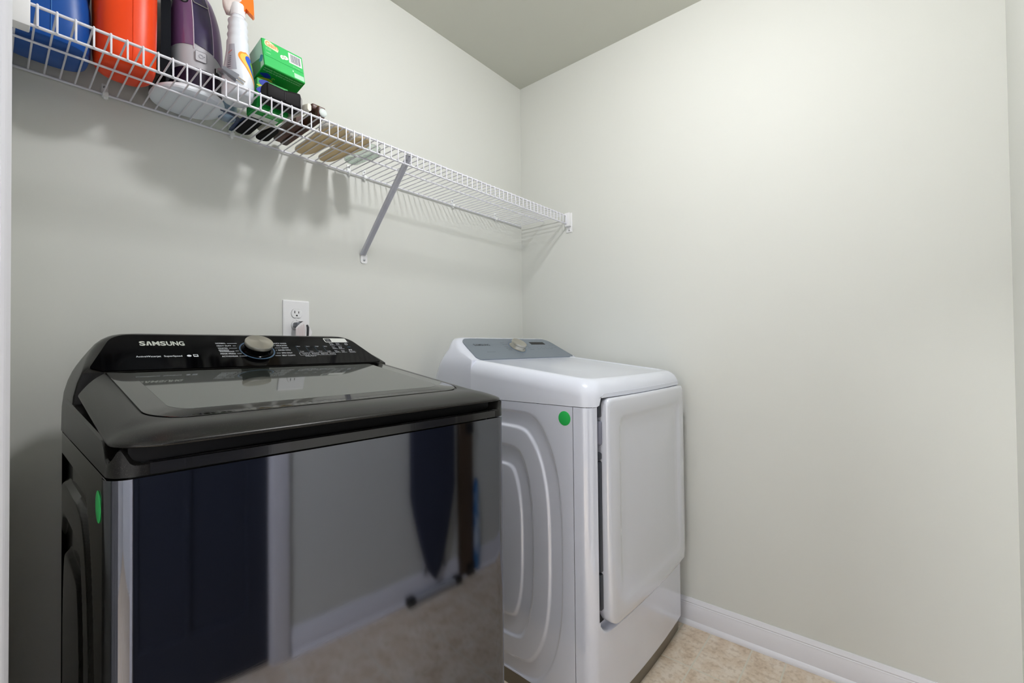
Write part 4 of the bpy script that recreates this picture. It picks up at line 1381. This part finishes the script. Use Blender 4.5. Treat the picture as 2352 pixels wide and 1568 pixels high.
low = thing('dryer_sheet_box', 'green and blue dryer sheet carton at the bottom, behind the black sandal', 'box', (-1.338, -0.185, ZD), 'green cartons on the shelf')
lx0, lx1, ly0, ly1, lz1 = -1.3795, -1.300, -0.224, -0.150, ZD + 0.0765
MB().rbox((lx0, ly0, ZD + .0002), (lx1, ly1, lz1), .0012, 1).build('carton', green, low)
mF = plane_mx((lx0, ly0, ZD), (1, 0, 0), (0, 0, 1))
b = MB().prism(blob(.020, .045, .018, .012, seed=3), -.0003, .0006, mx=mF)
b.prism(blob(.020, .066, .016, .009, seed=5), -.0003, .0006, mx=mF)
b.build('blue_print', box_blue, low)
MB().prism(blob(.030, .056, .026, .006, seed=8), -.0003, .0005, mx=mF).build('yellow_print', box_yel, low)
mB = plane_mx((lx1, ly0, ZD + .0002), (-1, 0, 0), (0, 1, 0))
b = MB().box((.006, .048, -.0002), (.074, .072, .0003), mx=mB)
b.build('white_base_panel', box_white, low)
o = MB()
mB2 = plane_mx((lx1, ly1, ZD + .0002), (-1, 0, 0), (0, 1, 0))
for k in range(3):
    o.box((.010, -.036 - k * .006, -.0002), (.050 - 6e-3 * k, -.034 - k * .006, .0004), mx=mB2)
o.build('base_print', mat('pale_green_print', rgb(150, 206, 150), 0.5), low)

up = thing('dryer_sheet_box', 'bright green dryer sheet carton with orange brand word, topmost of its stack', 'box', (-1.300, -0.14, lz1), 'green cartons on the shelf')
uw, ud, uh = 0.1096, 0.112, 0.0815
mU = Matrix.Translation((-1.3175, -0.25, 1.8573)) @ Matrix.Rotation(math.radians(2.98), 4, 'Z') @ Matrix.Rotation(math.radians(-12.97), 4, 'X')
b = MB().rbox((-uw / 2, 0, 0), (uw / 2, ud, uh), .0012, 1, mx=mU)
b.build('carton', green, up)
mf = mU @ plane_mx((-uw / 2, 0, 0), (1, 0, 0), (0, 0, 1))
b = MB().prism([(.002, .002), (uw - .001, .002), (uw - .001, uh - .001), (.002, uh - .001)], -.0004, .0003, mx=mf)
b.build('front_face', green_lt, up)
b = MB().rbox((.004, .031, 0), (uw - .001, uh, .0012), .0005, 1, mx=mf)
fl = b.build('front_flap', green_lt, up)
zf = .0014
b = MB()
b.loft([[(x, y, .0010) for x, y in rpoly([(.006, .062, .006), (.040, .057, .002), (.043, .067, .005), (.020, .080, .006), (.008, .080, .006)], 5)], [(x, y, zf) for x, y in rpoly([(.006, .062, .006), (.040, .057, .002), (.043, .067, .005), (.020, .080, .006), (.008, .080, .006)], 5)]], mx=mf)
b.build('logo_backing', mat('cream_print', rgb(250, 226, 190), 0.4), fl)
b = MB()
add_text(b, 'Gain', .0085, .0630, .0135, .032, mf, d=zf + .0003, bold=.03)
b.build('logo', logo_or, fl)['label'] = 'orange brand word'
b = MB()
b.prism(blob(.0515, .050, .0062, .0062, wob=.1, seed=2), .001, zf, mx=mf)
b.prism(blob(.0595, .0525, .0068, .0066, wob=.1, seed=4), .001, zf, mx=mf)
b.build('flower_print', box_white, fl)
b = MB()
for k, (x, y) in enumerate(((.0515, .050), (.0595, .0525))):
    b.prism(blob(x, y, .0018, .0018, wob=.05, seed=6 + k), zf - .0002, zf + .0003, mx=mf)
b.build('flower_eye', mat('flower_eye', rgb(150, 190, 120), 0.5), fl)
MB().box((.069, .044, .001), (.105, .076, zf), mx=mf).build('barcode_panel', box_white, fl)
b = MB()
x = .074
rb = random.Random(11)
while x < .100:
    w = rb.choice((.0004, .0007, .0011))
    b.box((x, .048, zf - .0002), (x + w, .073, zf + .0003), mx=mf)
    x += w + rb.choice((.0005, .0007, .001))
b.build('barcode_bars', mat('barcode_ink', rgb(112, 108, 124), 0.5), fl)
fpm = mat('flap_print', rgb(186, 232, 196), 0.5)
word(fl, fpm, 'flap_words', [('dryer sheets', .0085, .0545, .0026, .014, 0), ('feuilles', .0085, .0505, .0026, .013, 0)], mf, zf)
word(fl, fpm, 'flap_words', [('OPEN', .0085, .0395, .0026, .011, 0)], mf, zf)
word(fl, fpm, 'flap_words', [('HE Compatible', .079, .0355, .0022, .018, 0)], mf, zf)
pp_ = mat('pale_panel', rgb(170, 224, 182), 0.45)
MB().box((.080, .004, .0002), (.107, .0185, .0006), mx=mf).build('small_print_panel', pp_, up)
MB().rbox((.076, .020, .0002), (.0795, .0245, .0006), .0002, 1, mx=mf).build('small_mark', pp_, up)
# underside of the carton, seen from below
mD = mU @ plane_mx((-uw / 2, 0, 0), (1, 0, 0), (0, -1, 0))      # local y runs toward the front, z points down
b = MB().prism([(.001, -.103), (uw - .001, -.103), (uw - .001, -.001), (.001, -.001)], -.0002, .0003, mx=mD)
und = b.build('underside', green_dk, up)
mint = mat('mint_print', rgb(176, 220, 182), 0.5)
word(und, mint, 'slogan', [('Seriously Good Scent that Lasts and Lasts!', .004, -.011, .0042, .100, 0), ('Un parfum et agréable qui dure et perdure!', .004, -.0185, .0042, .098, 0)], mD, .0006)
word(und, mint, 'small_brand_word', [('Gain', .034, -.052, .006, .016, 0)], mD, .0006)
MB().prism(blob(.018, -.034, .012, .008, seed=13), .0002, .0005, mx=mD).build('blue_print', box_blue, und)
MB().prism(blob(.022, -.052, .018, .009, seed=15), .0002, .0004, mx=mD).build('yellow_print', box_yel, und)
b = MB()
b.tube([(.040 + (.001 + .0012 * a) * math.cos(a), -.036 + (.001 + .0012 * a) * math.sin(a) * .8, .0005) for a in frange(0, 4.4, 22)], .0004, 5, mx=mD)
b.build('swirl_print', mat('lime_print', rgb(206, 214, 70), 0.5), und)
# left end panel with picture
mE = mU @ plane_mx((-uw / 2, ud, 0), (0, -1, 0), (0, 0, 1))
MB().prism([(.002, .002), (ud - .002, .002), (ud - .002, uh - .002), (.002, uh - .002)], -.0003, .0003, mx=mE).build('end_panel', mat('grey_green_panel', rgb(172, 208, 184), 0.45), up)
b = MB()
b.prism([(.002, .002), (ud - .020, .002), (ud - .014, .030), (.030, .050), (.002, .034)], .0002, .0005, mx=mE)
b.build('end_picture', mat('end_green', rgb(48, 132, 60), 0.35), up)
MB().prism(blob(ud - .012, .026, .010, .008, seed=21), .0004, .0007, mx=mE).build('end_teal_print', box_teal, up)

# ------------------------------------------------------------------ sandals
blk = mat('black_leather', rgb(9, 6, 10), 0.6, spec=0.2)
blk2 = mat('black_sole_rubber', rgb(6, 6, 7), 0.7, spec=0.2)
greyrim = mat('grey_heel_edge', rgb(150, 148, 146), 0.5)
def sole_outline(L, W, n=36, toe=1.0, waist=.82):
    """shoe sole pointing along +y, heel at y=0"""
    pts = []
    prof = [(0, .0), (.02, .35), (.06, .58), (.14, .72), (.26, .74), (.42, waist), (.58, .92), (.72, 1.0), (.84, .95 * toe), (.93, .72 * toe), (.98, .40 * toe), (1.0, 0)]
    right = [(W / 2 * w, L * t) for t, w in prof]
    left = [(-W / 2 * w * .96, L * t) for t, w in reversed(prof[1:-1])]
    return [(x, y) for x, y in right + left]
def smooth_poly(p, it=2):
    for _ in range(it):
        q = []
        for i in range(len(p)):
            a, c = p[i], p[(i + 1) % len(p)]
            q += [(a[0] * .75 + c[0] * .25, a[1] * .75 + c[1] * .25), (a[0] * .25 + c[0] * .75, a[1] * .25 + c[1] * .75)]
        p = q
    return p
def slab(mb, poly, z0, z1, mx, bev=.001, mi=0):
    cx = sum(p[0] for p in poly) / len(poly)
    cy = sum(p[1] for p in poly) / len(poly)
    def sc(s):
        return [(cx + (x - cx) * s, cy + (y - cy) * s) for x, y in poly]
    mb.loft([[(x, y, z0) for x, y in sc(.965)], [(x, y, z0 + bev) for x, y in poly], [(x, y, z1 - bev) for x, y in poly], [(x, y, z1) for x, y in sc(.965)]], mx=mx, mi=mi)
def strap_arch(mb, c, half, h, wid, thick, ydir=(0, 1), mx=None, n=18, lean=0.0):
    """band arching over a foot: from -half to +half in x, width wid along y"""
    rings = []
    for k in range(n + 1):
        a = PI * k / n
        def p(s, y):
            return (c[0] - half * math.cos(a) * (s * .15 + .85), c[1] + y, c[2] + h * s * math.sin(a) ** .8)
        q = 1 - thick / h
        rings.append([p(1, -wid / 2), p(.30, wid / 2), p(.30 * q, wid / 2 - .001), p(q, -wid / 2 + .001)])
    mb.loft(rings, mx=mx)

# black sandal: flat sole with the tall wedge heel toward the front of the shelf
bs = thing('black_sandal', 'black wedge sandal beneath the green cartons with its block heel at the shelf front', 'sandal', (-1.325, -0.14, ZD), 'sandals on the shelf')
mS = Matrix.Translation((-1.3235, -0.030, ZD)) @ Matrix.Rotation(PI, 4, 'Z')
b = MB()
toe = rrect(.0075, -.010, .0475, .112, [.018, .018, .010, .010], 6, 2)
slab(b, toe, .0003, .009, mS, .002)
b.build('sole', blk2, bs)
bs2 = thing('black_sandal', 'flat black sandal toe between the cream and brown sandals at the wall', 'sandal', (-1.293, -0.06, ZD), 'sandals on the shelf')
b = MB()
slab(b, [(x, y) for x, y in rpoly([(-1.3065, -.112, .006), (-1.279, -.120, .008), (-1.2765, -.022, .016), (-1.3145, -.018, .014)], 6, 2)], .0003, .010, Matrix.Translation((0, 0, ZD)), .002)
b.build('sole', blk2, bs2)
MB().tube([(-1.300, -.085, ZD + .0095), (-1.299, -.075, ZD + .021), (-1.290, -.068, ZD + .026), (-1.283, -.075, ZD + .021), (-1.2825, -.085, ZD + .0095)], .0035, 8).build('strap', blk, bs2)
hx0, hx1, hy0, hy1 = -1.377, -1.290, -.283, -.236
b = MB()
R = []
for t, dz, dyy in ((0, 0, .004), (.03, .001, .001), (.10, 0, 0), (.48, -.002, 0), (.5, -.003, .0015), (.52, -.002, 0), (.9, .0045, 0), (.97, .005, .001), (1, .003, .004)):
    x = lerp(hx0, hx1, t)
    R.append([(x, y, z) for y, z in rrect(hy0 + dyy, ZD + .001, hy1 - dyy, ZD + .044 + dz, .010, 5, 2)])
b.loft(R)
b.build('heel', blk, bs)
b = MB()
ov = [(y, z) for y, z in rrect(hy0 + .003, ZD + .003, hy1 - .003, ZD + .047, .018, 8, 2)]
b.loft([[(hx1 - .001, y, z) for y, z in ov], [(hx1 + .004, lerp(y, -.2595, .05), lerp(z, ZD + .024, .05)) for y, z in ov]])
b.build('heel_edge', greyrim, bs)
MB().tube([(lerp(hx0, hx1, .5), hy0 - .0004, ZD + .012), (lerp(hx0, hx1, .5), hy0 - .0004, ZD + .034), (lerp(hx0, hx1, .5), hy0 + .010, ZD + .0432), (lerp(hx0, hx1, .5), hy1 - .01, ZD + .0432)], .0007, 6).build('heel_seam', mat('seam_grey', rgb(70, 68, 74), 0.5), bs)

# cream sandal sole standing on edge
cr = mat('cream_foam', rgb(206, 202, 190), 0.6)
cs = thing('cream_sandal', 'slim cream foam sandal on edge between the black and brown sandals', 'sandal', (-1.30, -0.165, ZD), 'sandals on the shelf')
a0, a1 = Vector((-1.3225, -.074, ZD + .0005)), Vector((-1.2715, -.286, ZD + .0055))
b = MB()
R = []
ax = (a1 - a0)
for t, s in ((0, .35), (.015, .75), (.05, 1), (.3, 1.02), (.7, 1.0), (.96, 1.0), (.985, .92), (1, .8)):
    p = a0 + ax * t
    nx = Vector((-ax.y, ax.x, 0)).normalized()
    R.append([tuple(p + nx * (x * s) + Vector((0, 0, .0115 + z * s))) for x, z in rrect(-.0065, -.0112, .0065, .0112, .006, 5)])
b.loft(R)
b.build('sole', cr, cs)
q = plane_mx(a1 + Vector((0.0002, -.0012, .0115)), (1, .17, 0), (0, 0, 1))
MB().prism([(x * .9, y * .9) for x, y in rrect(-.0062, -.0105, .0062, .0105, .0058, 5)], 0, .0012, mx=q).build('end_cap', mat('ivory_cap', rgb(232, 228, 214), 0.45), cs)
MB().tube([tuple(a0.lerp(a1, .74) + Vector((-.008, 0, .016))), tuple(a0.lerp(a1, .82) + Vector((-.0085, .002, .021))), tuple(a0.lerp(a1, .90) + Vector((-.0075, .003, .017)))], .004, 8).build('toe_post', mat('copper_leather', rgb(186, 128, 84), 0.35), cs)

# brown sandals
brn = mat('brown_leather', rgb(66, 36, 26), 0.5)
noise_color(brn, rgb(46, 20, 12), rgb(90, 46, 30), 60)
brn2 = mat('brown_strap_leather', rgb(78, 50, 44), 0.42)
stone = mat('pale_stone', rgb(216, 224, 222), 0.12, coat=0.6)
gold = mat('gold_stud', rgb(206, 176, 92), 0.2, metal=1.0)
def brown_sandal(x0, y0, L, T, H, label, front=True):
    """sandal standing on its edge: sole seen as a brown plank, strap tabs at the shelf front"""
    t = thing('brown_sandal', label, 'sandal', (x0, y0, ZD), 'sandals on the shelf')
    b = MB()
    R = []
    for s_, k in ((0, .72), (.012, .9), (.04, 1), (.5, .97), (.93, 1), (.985, .92), (1, .78)):
        y = y0 - L * s_
        R.append([(x0 + px * (1 if k > .95 else .93), y, ZD + .0006 + H / 2 + pz * k) for px, pz in rrect(-T / 2, -H / 2, T / 2, H / 2, .005, 5, 2)])
    b.loft(R)
    b.build('sole', brn, t)
    if front:
        b = MB()
        b.rbox((x0 - T * 1.0, y0 - L + .010, ZD + H - .010), (x0 + T * .35, y0 - L + .040, ZD + H + .008), .005, 3)
        b.rbox((x0 - T * .5, y0 - L - .004, ZD + H * .25), (x0 + T * .55, y0 - L + .018, ZD + H - .001), .004, 3)
        b.build('strap', brn2, t)
        MB().lathe([(.0046, -.001), (.0046, .001), (.003, .003), (.0004, .0040)], 18, mx=plane_mx((x0 - .002, y0 - L + .010, ZD + H + .001), (1, 0, 0), (0, 0, 1))).build('stud', gold, t)
        MB().lathe([(.0112, -.004), (.0112, .001), (.0095, .0030), (.005, .0040), (.0004, .0044)], 28, mx=plane_mx((x0 + .0035, y0 - L - .0045, ZD + H * .52), (1, 0, 0), (0, 0, 1))).build('stone', stone, t)
    return t
brown_sandal(-1.2585, -.046, .155, .021, .034, 'shorter brown leather sandal on edge beside the cream sandal, without stone', False)
brown_sandal(-1.2345, -.034, .246, .021, .036, 'brown leather sandal on edge with gold stud and pale round stone at the shelf front')

# rhinestone sandals
tan = mat('tan_sole', rgb(220, 196, 150), 0.5)
pew = mat('pewter_band', rgb(150, 146, 140), 0.3, metal=0.7)
rs = mat('rhinestone', rgb(232, 228, 226), 0.06, metal=0.5, coat=0.8)
def gem_row(mb, pts, r, jit=.0):
    for p in pts:
        x, y, z = p
        v = [(x - r, y, z), (x, y - r, z), (x + r, y, z), (x, y + r, z), (x, y, z + r), (x, y, z - r)]
        mb.add(v, [(0, 1, 4), (1, 2, 4), (2, 3, 4), (3, 0, 4), (1, 0, 5), (2, 1, 5), (3, 2, 5), (0, 3, 5)])
def gem_sandal(loc, rotz, L, W, label, tilt=0.0):
    t = thing('rhinestone_sandal', label, 'sandal', loc, 'sandals on the shelf')
    mx = Matrix.Translation(loc) @ Matrix.Rotation(rotz, 4, 'Z') @ Matrix.Rotation(tilt, 4, 'Y')
    poly = smooth_poly(sole_outline(L, W), 1)
    b = MB()
    slab(b, poly, .0004, .008, mx, .0012)
    b.build('sole', tan, t)
    b = MB()
    n = 74
    acc, per = [], 0
    for i in range(len(poly)):
        a, c = Vector(poly[i]), Vector(poly[(i + 1) % len(poly)])
        acc.append((a, c, per, (c - a).length))
        per += (c - a).length
    step = .0042
    pts = []
    s = 0
    for a, c, p0, ln in acc:
        while s < p0 + ln:
            q = a.lerp(c, (s - p0) / max(ln, 1e-6))
            pts.append(q)
            s += step
    for zz in (.0032, .0068):
        gem_row(b, [tuple(mx @ Vector((q.x * 1.015, (q.y - L / 2) * 1.008 + L / 2, zz))) for q in pts], .0019)
    b.build('edge_stones', rs, t)
    b = MB()
    strap_arch(b, (0, L * .80, .006), W * .48, .036, .046, .002, mx=mx)
    st = b.build('strap', pew, t)
    b = MB()
    for row in range(11):
        w_ = row / 10
        sc = lerp(1, .30, w_)
        y = L * .80 + lerp(-.023, .023, w_)
        gr = []
        for k in range(1, 27):
            a = PI * k / 27
            gr.append(tuple(mx @ Vector((-W * .48 * math.cos(a) * (sc * .15 + .85), y, .0068 + .0375 * sc * math.sin(a) ** .8))))
        gem_row(b, gr, .0023)
    b.build('strap_stones', rs, st)
    return t
gem_sandal((-1.1735, -.014, ZD), PI + .05, .262, .080, 'rhinestone strap sandal with tan sole right beside the brown sandals')
gem_sandal((-1.0965, -.012, ZD), PI + .05, .255, .074, 'rhinestone strap sandal with tan sole next to the clear tray')

# clear tray
cl = mat('clear_tray_plastic', rgb(226, 236, 230), 0.08, trans=0.92, ior=1.45)
o = MB()
mT = Matrix.Translation((-1.0195, -.135, ZD + .0004)) @ Matrix.Rotation(.10, 4, 'Z')
po_ = rrect(-.026, -.074, .026, .074, .018, 8, 2)
pin = rrect(-.0235, -.0715, .0235, .0715, .0165, 8, 2)
o.loft([[(x * .93, y * .96, 0) for x, y in po_], [(x, y, .004) for x, y in po_], [(x * 1.03, y * 1.01, .024) for x, y in po_], [(x * 1.0, y * 1.0, .024) for x, y in pin], [(x * .97, y * .99, .0055) for x, y in pin], [(x * .9, y * .95, .0025) for x, y in pin]], mx=mT)
t = o.build('clear_tray', cl, None, angle=40)
tag(t, 'small clear plastic tray on the wire shelf right of the rhinestone sandals', 'tray')

# ------------------------------------------------------------------ things leaning on the opposite wall, mirrored in the washer's front
ib = thing('ironing_board', 'folded ironing board with navy cover leaning on the wall opposite the washer', 'ironing board', (-0.62, YF + 0.03, 0))
cover = mat('navy_board_cover', rgb(44, 50, 68), 0.85)
b = MB()
def bw(t):
    return .130 * min(1, (max(0, t) / .30) ** .6) * (1 if t < .93 else math.sqrt(max(0, 1 - ((t - .93) / .07) ** 2)) * .45 + .55)
rows = []
for t in frange(0, 1, 30):
    z = lerp(.07, 1.38, t)
    w = max(.004, bw(t))
    rows.append([(-.600 - w, YF + .024, z), (-.600 - w * .9, YF + .038, z), (-.600, YF + .043, z), (-.600 + w * .9, YF + .038, z), (-.600 + w, YF + .024, z), (-.600, YF + .022, z)])
b.loft(rows)
b.build('board', cover, ib)
gm_ = mat('grey_tube', rgb(168, 170, 176), 0.4, metal=0.3)
b = MB()
b.tube([(-.65, YF + .012, .10), (-.57, YF + .012, 1.2)], .008, 10)
b.tube([(-.53, YF + .012, .10), (-.61, YF + .012, 1.2)], .008, 10)
b.build('leg_frame', gm_, ib)
MB().tube([(-.72, YF + .035, .0165), (-.70, YF + .036, .0165), (-.50, YF + .036, .0165), (-.485, YF + .036, .0165)], .016, 14).build('foot_tube', gm_, ib)
b = MB()
for x, y in ((-.735, YF + .035), (-.468, YF + .036)):
    b.rbox((x - .02, y - .019, 0.0005), (x + .02, y + .019, .036), .006, 2)
b.build('foot_cap', M['gasket_black'], ib)

ft = thing('folding_table', 'brown folded card table standing on edge against the wall opposite the washer', 'table', (-0.385, YF + 0.02, 0))
bm2 = mat('brown_table_top', rgb(72, 56, 40), 0.5)
MB().rbox((-.440, YF + .004, .02), (-.350, YF + .026, .84), .002, 1).build('table_top', bm2, ft)
b = MB()
for z in (.03, .72):
    b.rbox((-.395, YF + .002, z - .028), (-.345, YF + .030, z + .03), .004, 2)
b.build('corner_bracket', M['gasket_black'], ft)
pk = thing('plastic_pack', 'blue and white plastic wrapped pack leaning beside the brown folded table', 'pack', (-0.325, YF + 0.013, 0))
b = MB()
R = []
for z, w, tk in ((.001, .012, .008), (.02, .024, .011), (.12, .026, .012), (.30, .022, .011), (.40, .018, .009), (.46, .008, .004)):
    R.append([(x, y, z) for x, y, _ in sup(-.318, YF + .011, w, tk, z, 20, 2.2)])
b.loft(R)
pkm = mat('blue_white_film', rgb(60, 130, 190), 0.2, coat=0.5)
noise_color(pkm, rgb(24, 110, 176), rgb(214, 224, 232), 16, (1, 1, .5))
b.build('pack_body', pkm, pk)
